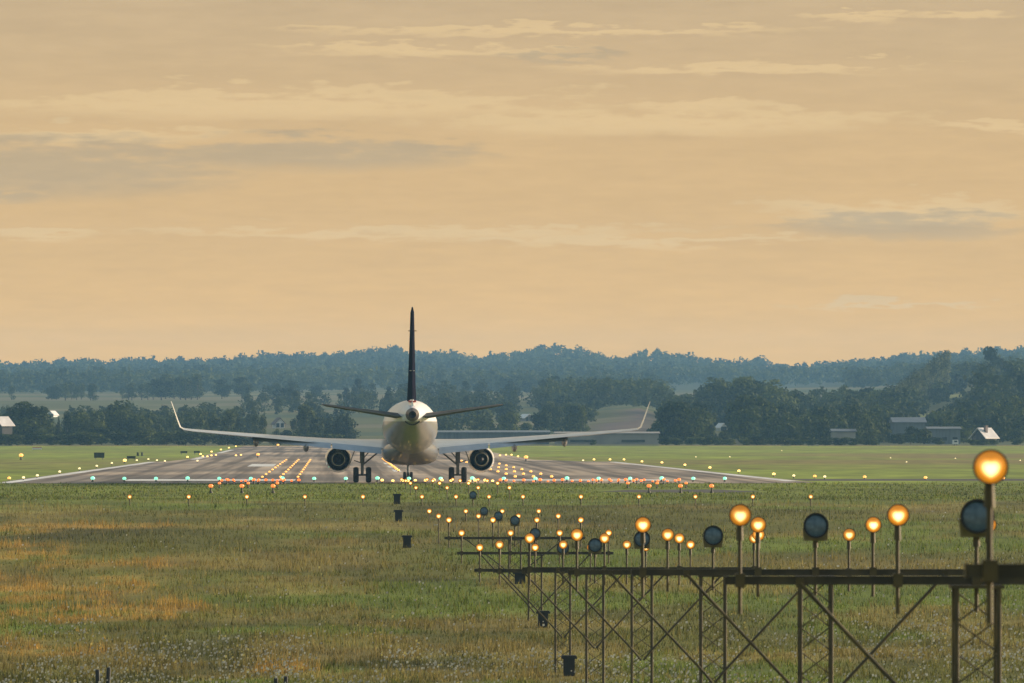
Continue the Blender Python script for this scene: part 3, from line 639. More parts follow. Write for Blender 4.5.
shed('storage_shed', 'flat grey blue shed beside the pale roofed house', 929, 961, 429.5, 446, 1500, 8, M['wall_grey'], M['roof_grey'], .35, 3)
shed('storage_shed', 'low pale roofed shed glimpsed behind bushes left of the grey sheds', 833, 856, 432, 446, 1490, 6, M['wall_tan'], M['roof_grey'], .4, 2)
shed('long_shed', 'long low tan shed under the right wingtip', 556, 659, 434, 446, 1480, 9, M['wall_tan'], M['wall_tan'], .25, 2)
shed('long_shed', 'long low grey shed behind the airliner fuselage', 432, 549, 433, 446, 1490, 9, M['wall_grey'], M['wall_grey'], .3, 2)
# white trailer at the field edge
t = thing('trailer', 'small white trailer parked before the grey sheds', 'trailer', (X_at(956, 1420), 1420, 0))
m = MB(); m.box((0, 0, .62), (.95, 1.6, .72), taper=.92); m.build('body', M['wall_white'], t)
m = MB(); m.tube((-.25, -.2, .2), (-.12, -.2, .2), .2, n=12); m.tube((.12, -.2, .2), (.25, -.2, .2), .2, n=12); m.build('wheel', M['tyre'], t)
m = MB(); m.box((0, -.82, .7), (.5, .04, .25)); m.build('window', M['window'], t)
# ---------------------------------------------------------------- small airfield furniture
def sign_board(label, u, Y, w, h, group=None):
    t = thing('runway_sign', label, 'sign', (X_at(u, Y), Y, 0), 0, group)
    m = MB(); m.box((0, 0, .18 + h / 2), (w, .18, h)); m.box((0, 0, .19 + h), (w + .05, .22, .04)); m.build('board', M['sign'], t)
    for s in (-1, 1): m = MB(); m.tube((s * w * .35, 0, -.05), (s * w * .35, 0, .2), .04); m.build('leg', M['strut'], t)
sign_board('larger dark green sign box in the grass left of the runway', 99.5, 865, 1.05, .5)
sign_board('lower dark sign box in the grass right of the larger sign box', 131.5, 845, .85, .22)
sign_board('flat dark sign in the far grass, left of a pair', 184, 1010, .8, .18)
sign_board('flat dark sign in the far grass, right of a pair', 197, 1015, .7, .18)
for i, u in enumerate((138, 142.3)):
    t = thing('marker_post', 'stubby dark marker post in the far grass, %s of two' % ('left' if i == 0 else 'right'), 'post', (X_at(u, 960), 960, 0))
    m = MB(); m.lathe([(.0, .42), (.1, .42), (.12, .38), (.12, .06), (.17, .04), (.17, -.03)], axis='Z', n=12); m.build('post', M['sign'], t)
t = thing('marker_board', 'low white marker board with red top at far left', 'marker board', (X_at(37.5, 1180), 1180, 0))
m = MB(); m.box((0, 0, .2), (1.3, .12, .24)); m.build('board', M['wall_white'], t); m = MB(); m.box((0, 0, .36), (1.3, .13, .07)); m.build('stripe', M['red'], t)
for s in (-1, 1): m = MB(); m.tube((s * .5, .0, -.03), (s * .5, 0, .08), .03); m.build('leg', M['strut'], t)
# cabinets beside the lights
def cabinet(label, x, Y, w=.4, h=.46):
    t = thing('cable_cabinet', label, 'cabinet', (x, Y, ground_at(x, Y)), 0, 'black cable cabinets beside the lights')
    m = MB(); m.box((0, 0, h * .42), (w * .72, w * .72, h * .92)); m.build('body', M['box'], t)
    m = MB(); m.box((0, 0, h * .9), (w, w, h * .12)); m.box((0, 0, h * .98), (w * .9, w * .9, h * .06)); m.build('lid', M['box'], t)
cabinet('flared black cabinet nearest the runway, below the left main wheels', X_at(397, 388), 388)
cabinet('flared black cabinet, middle of three in the grass left of the lights', X_at(398.5, 351), 351)
cabinet('flared black cabinet nearest the camera of three left of the lights', X_at(407, 317), 317)
cabinet('black cabinet at the foot of the smallest lamp frame', X_at(520, 287), 287, .5, .4)
cabinet('black cabinet at the foot of the second smallest lamp frame', X_at(543, 257), 257, .42, .5)
cabinet('black cabinet standing at the bottom between lattice tower legs', X_at(569, 229), 229, .42, .55)
for i, (u, vt, hh, g) in enumerate(((99, 669, .5, 'left pair'), (107.5, 667, .55, 'left pair'), (277, 677.5, .35, 'right pair'), (284.5, 676, .4, 'right pair'))):
    Y = 222.; x = X_at(u, Y); z = Z_at(vt, Y)
    t = thing('stake', 'thin black stake at the bottom edge, %s of the %s' % ('left' if i % 2 == 0 else 'right', g), 'stake', (x, Y, z))
    m = MB(); lean = .04 if i % 2 else -.03
    m.tube((0, 0, -1.2), (lean, 0, -.02), .06, .055, 8); m.tube((lean, 0, -.02), (lean, 0, 0), .055, .04, 8); m.build('post', M['box'], t)

# ---------------------------------------------------------------- lamps
def disc_lens(r, y=-.0, n=28, rings=9):
    """slightly domed lens facing -Y with a heart-like filament image in 'glow'"""
    vs = [(0, y - .02, 0)]; g = [1.0]
    for i in range(1, rings + 1):
        q = i / rings
        for k in range(n):
            a = 2 * PI * k / n; x, z = q * math.cos(a), q * math.sin(a)
            vs.append((x * r, y - .02 * (1 - q * q), z * r))
            dx = abs(x); zz = z + .06 - .28 * dx + .1     # notch at the top centre
            dd = math.sqrt((x / .95) ** 2 + (zz / .8) ** 2); g.append(max(0., min(1., 1.45 - 1.5 * dd)) if q < .98 else 0.)
    fs = [(0, 1 + k, 1 + (k + 1) % n) for k in range(n)] + [(1 + (i - 1) * n + k, 1 + i * n + k, 1 + i * n + (k + 1) % n, 1 + (i - 1) * n + (k + 1) % n) for i in range(1, rings) for k in range(n)]
    me = bpy.data.meshes.new('lens'); me.from_pydata(vs, [], fs); me.materials.append(M['lens'])
    a = me.attributes.new('glow', 'FLOAT', 'POINT'); a.data.foreach_set('value', g); me.polygons.foreach_set('use_smooth', [True] * len(fs)); me.update(); return me
LR = .098
ME_LENS = disc_lens(LR, -.075)
m = MB(); m.lathe([(.001, .1), (.05, .1), (.085, .06), (.104, -.02), (.106, -.085), (LR, -.085), (LR - .004, -.07)], n=24); m.box((0, .03, -.12), (.035, .05, .06)); ME_HOUS = m.mesh('housing', M['housing'], True)
def stem_mesh(up, down, clamp=True):
    m = MB(); m.tube((0, .03, -down), (0, .03, up - .1), .021, .019, 10)
    m.tube((0, .03, up - .24), (0, .03, up - .1), .036, .03, 10)
    if clamp: m.box((0, .015, 0), (.09, .13, .13))
    return m.mesh('stem', M['pole'], True)
ME_STEM = stem_mesh(.62, .32)
m = MB(); m.lathe([(.001, .14), (.1, .14), (.15, .08), (.16, -.06), (.165, -.1), (.145, -.1), (.14, -.07)], n=28); ME_FH = m.mesh('housing', M['box'], True)
m = MB(); m.lathe([(.001, -.088), (.06, -.086), (.11, -.08), (.143, -.07)], n=28); ME_FG = m.mesh('glass', M['glass'], True)
m = MB(); m.add([(-.165, -.03, -.02), (.165, -.03, -.02), (.165, .1, -.02), (-.165, .1, -.02), (-.15, -.03, -.19), (.15, -.03, -.19), (.15, .1, -.19), (-.15, .1, -.19)], [(0, 3, 2, 1), (4, 5, 6, 7), (0, 1, 5, 4), (1, 2, 6, 5), (2, 3, 7, 6), (3, 0, 4, 7)]); ME_FS = m.mesh('bracket', M['skirt'])
def stake_mesh(h):
    m = MB(); m.tube((0, .03, -h - .1), (0, .03, -.1), .025, .02, 10); m.tube((0, .03, -.2), (0, .03, -.1), .034, .03, 10); return m.mesh('stem', M['pole'], True)
def lamp_parts(parent, stem_me, dz=0., stem_dz=0.):
    for nme, me, z in (('stem', stem_me, stem_dz), ('housing', ME_HOUS, dz), ('lens', ME_LENS, dz)):
        o = link(nme, me, parent); o.location = (0, 0, z)
def flasher_parts(parent, stem_me, dz, stem_dz=0.):
    for nme, me, z, t in (('stem', stem_me, stem_dz, 0), ('bracket', ME_FS, dz, 0), ('housing', ME_FH, dz, 1), ('glass', ME_FG, dz, 1)):
        o = link(nme, me, parent); o.location = (0, -.02 if t else 0, z)
        if t: o.rotation_euler = (math.radians(-7), 0, 0)
ROWS = [  # (distance, centre X, lamp height rel. to eye)
 (381, 6.10, -3.24), (351, 6.09, -3.58), (321, 6.11, -3.46), (291, 6.10, -3.27), (261, 6.09, -3.33), (231, 6.14, -3.34), (201, 6.10, -2.84), (171, 6.13, -2.29), (141, 6.23, -1.83), (111, 6.24, -1.31), (81, 6.085, -.865), (51, 6.16, -.257)]
OFFS = (-2.25, -.75, .75, 2.25)
def light_bar(idx, Y, xc, zl, label):
    zg = ground_at(xc, Y); zb = zl + H - .62; hb = zb - zg
    t = thing('light_frame', label, 'lamp frame', (xc, Y, zg), 0, 'approach light frames')
    m = MB(); m.box((0, 0, hb), (4.78, .08, .06)); m.box((0, 0, hb + .035), (4.76, .1, .012)); m.box((0, 0, hb - .035), (4.76, .1, .012))
    for s in (-1, 1): m.box((s * 2.393, 0, hb), (.012, .105, .086))
    m.build('beam', M['beam'], t)
    tw = node('tower', t); r = .022 if Y < 200 else .026
    for sx in (-1, 1):
        for sy in (-1, 1):
            m = MB(); m.tube((sx * .2, sy * .2, -.1), (sx * .2, sy * .2, hb - .05), r, r, 8); m.build('leg', M['pole'], tw)
    m = MB(); n = max(3, int(hb / .3)); dz = (hb - .15) / n
    for k in range(n):
        z0, z1 = .05 + k * dz, .05 + (k + 1) * dz; s = 1 if k % 2 else -1
        for (a, b) in (((-s * .2, -.2), (s * .2, -.2)), ((s * .2, -.2), (s * .2, .2)), ((s * .2, .2), (-s * .2, .2)), ((-s * .2, .2), (-s * .2, -.2))):
            m.tube((a[0], a[1], z0), (b[0], b[1], z1), .0085, .0085, 5)
    m.box((0, 0, hb - .06), (.5, .46, .03)); m.build('lattice', M['pole'], tw)
    dr = min(1.82, hb - .08)
    for s in (-1, 1):
        m = MB(); m.tube((s * 1.68, -.075, hb - .03), (s * .2, -.235, hb - dr * .88), .021, .021, 8)
        m.tube((s * .2, -.235, hb - dr * .88), (s * .02, -.235, hb - dr), .021, .021, 8)
        m.box((s * 1.68, -.05, hb - .02), (.08, .05, .09)); m.build('brace', M['pole'], t)
    for o in OFFS:
        l = node('lamp', t); l.location = (o, -.02, hb); lamp_parts(l, ME_STEM, .62)
    l = node('flasher', t); l.location = (0, -.03, hb); flasher_parts(l, ME_STEM_F, .60)
ME_STEM_F = stem_mesh(.56, .3)
BAR_L = ['smallest and farthest lamp frame on a short lattice tower', 'second farthest lamp frame, beam just below the smallest one', 'third farthest lamp frame, tower foot ending at the bottom cabinet', 'fourth farthest lamp frame, right of the bottom cabinet tower', 'fifth farthest lamp frame, mid row of the overlapping beams', 'sixth farthest lamp frame, tower under the blue flasher left of the big lamp', 'third nearest lamp frame, blue flasher right of the tall left lamp', 'second nearest lamp frame with long thick beam and wide lattice tower', 'nearest lamp frame, its top lamp biggest at the right edge']
for i, (Y, xc, zl) in enumerate(ROWS[3:]): light_bar(i, Y, xc, zl, BAR_L[i])
def field_lamp(x, Y, zl, label, group, me=None):
    zg = ground_at(x, Y); z = zl + H; h = z - zg
    t = thing('approach_lamp', label, 'lamp', (x, Y, zg), 0, group)
    lamp_parts(t, stake_mesh(h) if me is None else me, h, h)
def field_flasher(x, Y, zl, label, group):
    zg = ground_at(x, Y); h = zl + H - zg
    t = thing('flasher_lamp', label, 'flasher', (x, Y, zg), 0, group); flasher_parts(t, stake_mesh(h - .12), h, h - .08)
SK = stake_mesh(.36)
RN = {351: 'the row just beyond the crossbar, nearer the camera', 321: 'the row on tall stakes before the first frame'}
for Y, xc, zl in ROWS[1:3]:
    for k, o in enumerate(OFFS): field_lamp(xc + o, Y, zl, 'round amber lamp on a stake, %s in %s' % (from_left(k, 4), {351: 'the row just below the crossbar', 321: 'the tall stake row'}[Y]), 'amber lamps on stakes')
    field_flasher(xc, Y, zl, 'dark round flasher in the middle of ' + {351: 'the row just below the crossbar', 321: 'the tall stake row'}[Y], 'flashers on stakes')
cross = [130, 189, 247, 305, 363, 422, 456, 489, 523, 581, 639, 695.5, 753, 811]
for k, u in enumerate(cross): field_lamp(X_at(u, 381), 381, -3.24, 'small amber lamp in the long grass crossbar of fourteen, ' + from_left(k, 14), 'crossbar lamps in the grass')
field_flasher(X_at(473, 381), 381, -3.17, 'black round flasher in the middle of the long crossbar', 'flashers on stakes')
for Y, zl in ((411, -3.06), (441, -3.05), (471, -3.12), (501, -3.25)):
    nmr = {411: 'nearest', 441: 'second', 471: 'third', 501: 'farthest'}[Y]
    for k, o in enumerate(OFFS): field_lamp(6.1 + o, Y, zl, 'amber lamp in the %s of four short rows before the runway, %s' % (nmr, from_left(k, 4)), 'amber lamps before the runway')

# small airfield lights: one mesh each, too small to show parts
def small_light(name, r, glow, h=.16, flat=.8):
    m = MB(); m.lathe([(.001, -.04), (r * .75, -.04), (r * .7, .03), (r * .35, .04), (r * .3, h - r * .75), (r * .62, h - r * .62)], axis='Z', n=12, m=0)
    pr = [(r * math.cos(t) * 1.0 + 1e-4, h + r * flat * math.sin(t)) for t in np.linspace(-.9, PI / 2, 7)]
    m.lathe(pr, axis='Z', n=12, m=1); return m.mesh(name, [M['housing'], M[glow]], True)
SL = {'green': small_light('green', .125, 'green', .2), 'red': small_light('red', .12, 'redlight', .2), 'yellow': small_light('yellow', .13, 'yellow', .2), 'amber': small_light('amber', .13, 'amber', .16), 'pale': small_light('pale', .11, 'pale', .2), 'redbig': small_light('redbig', .11, 'redlight', .3), 'edge': small_light('edge', .2, 'yellow', .3), 'bigamber': small_light('bigamber', .2, 'amber', .4)}
def put(kind, x, Y, label, group, name, z=None, s=1.):
    o = link(name, SL[kind]); o.location = (x, Y, ground_at(x, Y) if z is None else z); o.scale = (s, s, s); return tag(o, label, 'light', group)
for k in range(21):
    put('green', X_at(93 + 31.6 * k, 530), 530, 'green threshold light across the runway end, ' + from_left(k, 21), 'green threshold lights', 'threshold_light', .02, 1. if k % 3 else 1.1)
for Y in (411, 441, 471, 501):
    nmr = {411: 'nearest', 441: 'second nearest', 471: 'third nearest', 501: 'farthest'}[Y]
    for side, xs in (('left', (-6.02, -4.53, -3.03)), ('right', (15.08, 16.6, 18.1))):
        for k, x in enumerate(xs):
            put('redbig', x, Y, 'red side light, %s in the %s trio %s of the airliner' % (('leftmost', 'middle', 'rightmost')[k], nmr, side), 'red side lights', 'side_light', ground_at(x, Y) + (.32 if Y < 500 else .1), 1. if Y < 420 else .75)
for k in range(13): put('red', X_at(222 + 6.3 * k + random.uniform(-1.5, 1.5), 519), 519 + random.uniform(-3, 3), 'orange red light in the glowing row left of the airliner, ' + from_left(k, 13), 'red end lights left of the airliner', 'end_light', .02, random.uniform(.6, .9))
for k in range(24): put('red', X_at(500 + 7.9 * k + random.uniform(-2, 2), 519), 519 + random.uniform(-3, 3), 'orange red light in the glowing row right of the airliner, ' + from_left(k, 24), 'red end lights right of the airliner', 'end_light', .02, random.uniform(.6, .95))
for k in range(14): put('yellow', X_at(384 + 8.4 * k + random.uniform(-2, 2), 519), 518 + random.uniform(-3, 4), 'yellow light along the pavement edge under the airliner, ' + from_left(k, 14), 'yellow lights under the airliner', 'end_light', .02, random.uniform(.6, .9))
for col, xx, nn in (('outer left', -4.85, 'amber'), ('middle left', -3.65, 'amber'), ('inner left', -2.5, 'amber'), ('inner right', 11.8, 'amber'), ('middle right', 13., 'amber'), ('outer right', 14.2, 'amber')):
    for k in range(10):
        Y = 562 + 30 * k; put(nn, xx, Y, 'low amber touchdown light in the %s line, %s from the threshold' % (col, ORD[k]), 'touchdown lights', 'touchdown_light', .02, .8 if 'right' in col else .65)
for k in range(13):
    Y = 640 + 18 * k; put('amber', 4.68, Y, 'low amber centre line light beyond the nose wheel, %s from the threshold' % ORD[k], 'centre line lights', 'centre_light', .02, .75)
for k in range(9):
    Y = 880 + 85 * k ** 1.0
    if Y > 1385: break
    put('edge', -15.3, Y, 'yellow runway edge light on the far left edge, %s away' % ORD[k], 'left runway edge lights', 'edge_light', .02, .62)
put('bigamber', X_at(258, 905), 905, 'bright orange light on the runway left of the flap fairing', None, 'runway_light', .02, .9)
put('bigamber', X_at(526, 820), 820, 'bright amber light on the grass right of the right engine', None, 'runway_light', .02)
put('bigamber', X_at(278, 1300), 1300, 'orange red light at the far end of the runway', None, 'runway_light', .02)
put('bigamber', X_at(21.5, 860), 860, 'large orange light alone in the far left grass', None, 'runway_light', .02, 1.1)
LE = [(9.6, 476.8, 'amber'), (23.9, 476.8, 'pale'), (37.6, 474.7, 'pale'), (60, 471, 'pale'), (79.7, 467.9, 'pale'), (97, 465.3, 'pale'), (112, 462.5, 'pale'), (125, 460.8, 'edge'), (137, 459.8, 'pale'), (148.5, 458.7, 'pale'), (157, 459.8, 'pale'), (165, 460.5, 'pale'), (197.5, 460.3, 'pale'), (203, 456, 'yellow'), (207.5, 456, 'yellow'), (211.5, 455, 'yellow'), (216, 454.5, 'yellow'), (236, 455, 'yellow'), (241, 454.5, 'yellow')]
for k, (u, v, kd) in enumerate(LE):
    Y = F * (H - .22) / (v - VPY); put(kd, X_at(u, Y), Y, 'small light along the left pavement edge, ' + from_left(k, len(LE)), 'left pavement edge lights', 'pavement_light', .01, .85)
RE = [(500, 455, 'yellow'), (506, 454.4, 'yellow'), (511.5, 454.4, 'yellow'), (518, 456, 'yellow'), (583, 460, 'pale'), (594, 459, 'yellow'), (610, 459, 'yellow'), (624, 459, 'yellow'), (642, 461, 'yellow'), (662, 462, 'yellow'), (685, 464.3, 'yellow'), (710, 467, 'yellow'), (739, 470.3, 'yellow'), (774, 473.4, 'yellow'), (794, 475, 'pale'), (815, 475, 'amber'), (825, 476, 'pale'), (865, 475.7, 'amber'), (926, 476.4, 'amber'), (1004, 477, 'amber'), (696, 456, 'pale'), (730, 456, 'pale'), (782, 450, 'pale'), (891, 457, 'pale'), (907, 461, 'pale'), (956, 457.5, 'pale'), (1021, 459.5, 'pale')]
for k, (u, v, kd) in enumerate(RE):
    Y = F * (H - .22) / (v - VPY); far = k >= 20
    put(kd, X_at(u, Y), Y, ('tiny pale light in the far right grass, ' + from_left(k - 20, 7)) if far else ('small light along the right pavement edge, ' + from_left(k, 20)), 'far grass lights' if far else 'right pavement edge lights', 'pavement_light', .01, .6 if far else .85)

# ---------------------------------------------------------------- airliner
PY = 522.
AIR = thing('airliner', 'white twin engine jet airliner seen from behind on the runway threshold', 'airliner', (X_at(410, PY), PY, .02))
def ring(y, zc, rx, rz, n=40, sq=2.0, zlow=None):
    out = []
    for k in range(n):
        a = 2 * PI * k / n; c, s = math.cos(a), math.sin(a)
        p = 2 / sq; out.append((rx * math.copysign(abs(c) ** p, c), y, zc + rz * math.copysign(abs(s) ** p, s)))
    return out
m = MB()
SEC = [(-16.2, 4.12, .40, .42), (-15.2, 4.04, .62, .66), (-14., 3.95, .82, .88), (-12.5, 3.80, 1.06, 1.14), (-11, 3.66, 1.27, 1.34), (-9.3, 3.52, 1.46, 1.5), (-7.5, 3.42, 1.59, 1.61), (-5.5, 3.37, 1.63, 1.65), (12, 3.37, 1.63, 1.65), (14.5, 3.3, 1.55, 1.56), (16.8, 3.1, 1.25, 1.24), (18.4, 2.85, .8, .8), (19.3, 2.68, .35, .36), (19.5, 2.65, .05, .05)]
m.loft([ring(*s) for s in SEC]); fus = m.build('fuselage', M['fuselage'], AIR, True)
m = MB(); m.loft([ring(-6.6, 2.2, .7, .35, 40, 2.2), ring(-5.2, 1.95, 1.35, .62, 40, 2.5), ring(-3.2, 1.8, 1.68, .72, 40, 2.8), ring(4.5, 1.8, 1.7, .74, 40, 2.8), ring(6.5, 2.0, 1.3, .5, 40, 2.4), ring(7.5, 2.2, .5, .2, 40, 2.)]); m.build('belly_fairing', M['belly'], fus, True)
m = MB(); m.lathe([(.405, -16.18), (.36, -16.6), (.28, -17.2), (.22, -17.55), (.19, -17.55), (.16, -17.2)], (0, 0, 4.13), 'Y', 28)
tc = m.build('tail_cone', M['hot'], AIR, True)
m = MB(); m.lathe([(.205, -17.56), (.001, -17.3)], (0, 0, 4.13), 'Y', 24); m.build('exhaust', M['dark'], tc, True)
m = MB()   # dark crescent intake under the cone
for k in range(8):
    a0 = PI * 1.22 + k * PI * .56 / 8; a1 = a0 + PI * .56 / 8; rr = .55
    m.tube((rr * math.cos(a0), -15.75, 4.1 + rr * math.sin(a0)), (rr * math.cos(a1), -15.75, 4.1 + rr * math.sin(a1)), .05, .05, 6)
m.build('intake', M['dark'], tc)
m = MB(); m.loft([ring(-15.6, 4.3, .1, .62, 24), ring(-14.5, 4.45, .22, .62, 24), ring(-11.5, 4.6, .3, .5, 24), ring(-8.5, 4.7, .12, .3, 24)]); m.build('fin_fairing', M['white'], fus, True)
AF = [(0, 0), (.02, .22), (.08, .38), (.2, .5), (.4, .49), (.65, .32), (.85, .14), (1, .015), (1, -.015), (.85, -.1), (.65, -.22), (.4, -.38), (.2, -.42), (.08, -.32), (.02, -.19)]
def foil(x, yle, z, c, th, tw=0., vertical=False, cant=0.):
    out = []
    for a, b in AF:
        yy = -a * c; zz = b * th * c + (c * .35 - a * c) * math.sin(tw) 
        if vertical: out.append((x + zz * math.cos(cant), yle + yy, z - zz * math.sin(cant)))
        else: out.append((x, yle + yy, z + zz))
    return out
def surf(secs, name, mat, parent, flip=False):
    m = MB(); m.loft(secs if not flip else [list(reversed(s)) for s in secs]); return m.build(name, mat, parent, True)
# fin and rudder
def finring(z, yle, c, th):
    up = [(.0, 0), (.03, .25), (.1, .4), (.3, .5), (.6, .38), (1, .16)]
    pts = [(a, b) for a, b in up] + [(a, -b) for a, b in reversed(up[1:])]
    return [(b * th, yle - a * c, z) for a, b in pts]
FZ = [(4.9, -9.6, 3.9, .56), (6.2, -10.9, 3.25, .44), (8.4, -13.1, 2.4, .32), (10.2, -14.9, 1.65, .22), (10.5, -15.5, 1.2, .08)]
fin = surf([finring(*q) for q in FZ], 'fin', M['navy'], AIR)
m = MB(); rd = [(4.95, -13.55, 1.5, .17), (6.2, -14.2, 1.35, .14), (8.4, -15.55, 1.0, .10), (10.3, -16.6, .75, .07)]
m.loft([[(t / 2, y, z), (t / 2 * .15, y - c, z), (-t / 2 * .15, y - c, z), (-t / 2, y, z)] for z, y, c, t in rd]); rud = m.build('rudder', M['navy'], fin)
for z, y in ((9.1, -16.2), (6.75, -14.9)):
    m = MB(); m.box((0, y, z), (.5 if z > 8 else .3, .25, .045)); m.build('hinge', M['metal'] if z < 8 else M['dark'], rud)
m = MB(); m.box((0, -15.0, 4.92), (.46, .9, .10)); m.build('red_band', M['red'], fin)
lead = MB()
for (z0, y0, c0, t0), (z1, y1, c1, t1) in zip(FZ[:-1], FZ[1:]): lead.tube((0, y0 + .02, z0), (0, y1 + .02, z1), .06, .05, 6)
lead.build('leading_edge', M['metal'], fin)
for s in (-1, 1):
    fl = s < 0
    st = surf([foil(s * .35, -12.0, 3.98, 3.1, .13), foil(s * 2.6, -13.4, 4.31, 2.3, .12), foil(s * 5.15, -14.95, 4.69, 1.45, .11), foil(s * 5.38, -15.3, 4.74, .9, .07)], 'tailplane', M['tail'], AIR, fl)
    m = MB(); m.loft([[(s * x, y, z + t), (s * x, y - c, z + .01), (s * x, y - c, z - .015), (s * x, y, z - t)] for x, y, z, c, t in ((.75, -14.6, 4.03, .9, .10), (5.0, -16.05, 4.66, .5, .05))]); m.build('elevator', M['tail'], st)
    m = MB(); m.tube((s * .4, -11.97, 4.02), (s * 5.1, -14.9, 4.71), .05, .03, 8); m.build('leading_edge', M['metal'], st, True)
    WS = [(1.3, 4.4, 2.22, 5.9, .135, .045), (3., 3.4, 2.33, 4.7, .125, .042), (5., 2.2, 2.47, 3.75, .115, .04), (8., .4, 2.72, 2.9, .11, .035), (11., -1.45, 2.98, 2.2, .105, .03), (13.2, -2.95, 3.18, 1.75, .10, .03), (13.8, -3.4, 3.26, 1.6, .095, .02)]
    wg = surf([foil(s * x, y, z, c, th, tw) for x, y, z, c, th, tw in WS], 'wing', M['wing'], AIR, fl)
    # winglet: blended up and out
    m = MB(); wl = []
    for x, y, z, c, cant in ((13.75, -3.4, 3.26, 1.6, 1.2), (13.97, -3.7, 3.38, 1.45, .65), (14.14, -4.2, 3.85, 1.15, .28), (14.5, -5.1, 4.95, .55, .25)):
        wl.append([(s * (x - b * .075 * c * math.cos(cant)), y - a * c, z + b * .075 * c * math.sin(cant)) for a, b in AF])
    if fl: wl = [list(reversed(q)) for q in wl]
    m.loft(wl); m.build('winglet', M['white'], wg, True)
    # flap panels, set for take-off
    for (xa, ya, za, ca), (xb, yb, zb, cb) in ((((1.75, -1.35, 2.06, 1.05), (4.75, -1.42, 2.34, .85))), ((4.85, -1.42, 2.34, .85), (9.6, -1.9, 2.76, .62))):
        m = MB(); q = []
        for x, y, z, c in ((xa, ya, za, ca), (xb, yb, zb, cb)):
            dx, dz = c * math.cos(.3), c * math.sin(.3)
            q.append([(s * x, y + .12, z), (s * x, y - .05, z + .085), (s * x, y - dx * .5, z + .05 - dz * .45), (s * x, y - dx, z - dz), (s * x, y - dx * .5, z - .07 - dz * .5), (s * x, y + .06, z - .07)])
        m.loft(q if not fl else [list(reversed(k)) for k in q]); m.build('flap', M['wing'], wg, True)
    for x, y, z in ((6.35, -1.5, 2.3), (9.4, -1.9, 2.62)):
        m = MB(); m.loft([ring(y + 1.4, z + .0, .03, .04, 12), ring(y + .6, z - .1, .15, .22, 12), ring(y - .2, z - .16, .17, .27, 12), ring(y - .9, z - .13, .09, .14, 12), ring(y - 1.3, z - .15, .02, .03, 12)])
        for p in range(len(m.v)): m.v[p] = (m.v[p][0] + s * x, m.v[p][1], m.v[p][2])
        m.build('flap_track_fairing', M['strut'], wg, True)
    # engine
    en = node('engine', AIR); en.location = (s * 4.38, 1.0, 1.42)
    m = MB(); m.lathe([(.66, 1.6), (.675, .5), (.69, .02), (.72, .0), (.79, .7), (.83, 1.7), (.82, 2.7), (.76, 3.35), (.70, 3.5), (.64, 3.4), (.62, 3.0)], n=40); m.build('cowl', M['white'], en, True)
    m = MB(); m.lathe([(.655, 1.9), (.66, 1.0), (.672, .1)], n=40); m.lathe([(.001, 1.62), (.66, 1.6)], n=40); m.build('duct', M['dark'], en, True)
    m = MB(); m.lathe([(.52, 1.6), (.5, .6), (.43, -.25), (.395, -.62), (.375, -.62), (.36, -.3)], n=36); m.build('core_cowl', M['metal'], en, True)
    m = MB(); m.lathe([(.36, -.4), (.3, -.2), (.001, -.2)], n=30); m.lathe([(.2, -.2), (.14, -.7), (.02, -1.0)], n=20); m.build('nozzle', M['dark'], en, True)
    m = MB(); m.lathe([(.705, 3.44), (.75, 3.42), (.735, 3.5), (.70, 3.53), (.66, 3.47)], n=40); m.build('lip', M['metal'], en, True)
    m = MB(); m.loft([[(x, y0, z) for x, z in ((-.16, .45), (.16, .45), (.14, zt), (-.14, zt))] for y0, zt in ((-.9, .78), (.6, .85), (1.8, .98), (2.4, .9))]); m.build('pylon', M['belly'], en)
    # main gear
    g = node('main_gear', AIR); g.location = (s * 2.92, 0, 0)
    m = MB(); m.tube((0, 0, .48), (0, 0, 1.25), .09, .1, 12); m.tube((0, 0, 1.2), (0, .05, 2.15), .14, .15, 12); m.tube((-.34, 0, .47), (.34, 0, .47), .06, .06, 10); m.box((0, -.12, .85), (.1, .16, .5)); m.build('strut', M['strut'], g, True)
    m = MB(); m.tube((-s * .05, 0, 1.1), (-s * 1.15, .05, 2.0), .05, .05, 10); m.tube((-s * .05, .02, 1.45), (-s * .5, .05, 1.98), .03, .03, 8); m.build('brace', M['strut'], g, True)
    m = MB(); m.box((s * .62, .1, 1.55), (.05, 1.1, .95), 0, Matrix.Rotation(s * -.35, 3, 'Y')); m.tube((s * .05, .05, 1.2), (s * .5, .1, 1.35), .03, .03, 8); m.build('door', M['belly'], g)
    for k in (-1, 1):
        m = MB(); m.lathe([(.2, -.165), (.36, -.17), (.43, -.15), (.465, -.09), (.475, -.03), (.475, .03), (.465, .09), (.43, .15), (.36, .17), (.2, .165)], (k * .385, 0, .475), 'X', 32); w = m.build('wheel', M['tyre'], g, True)
        m = MB(); m.lathe([(.001, -.14), (.12, -.15), (.205, -.15), (.205, .15), (.12, .15), (.001, .14)], (k * .385, 0, .475), 'X', 24); m.build('rim', M['strut'], w, True)
g = node('nose_gear', AIR); g.location = (0, 14., 0)
m = MB(); m.tube((0, 0, .3), (0, .05, 1.9), .075, .09, 12); m.tube((-.26, 0, .3), (.26, 0, .3), .04, .04, 8); m.tube((0, .0, .8), (0, 1.0, 1.75), .04, .04, 8); m.build('strut', M['strut'], g, True)
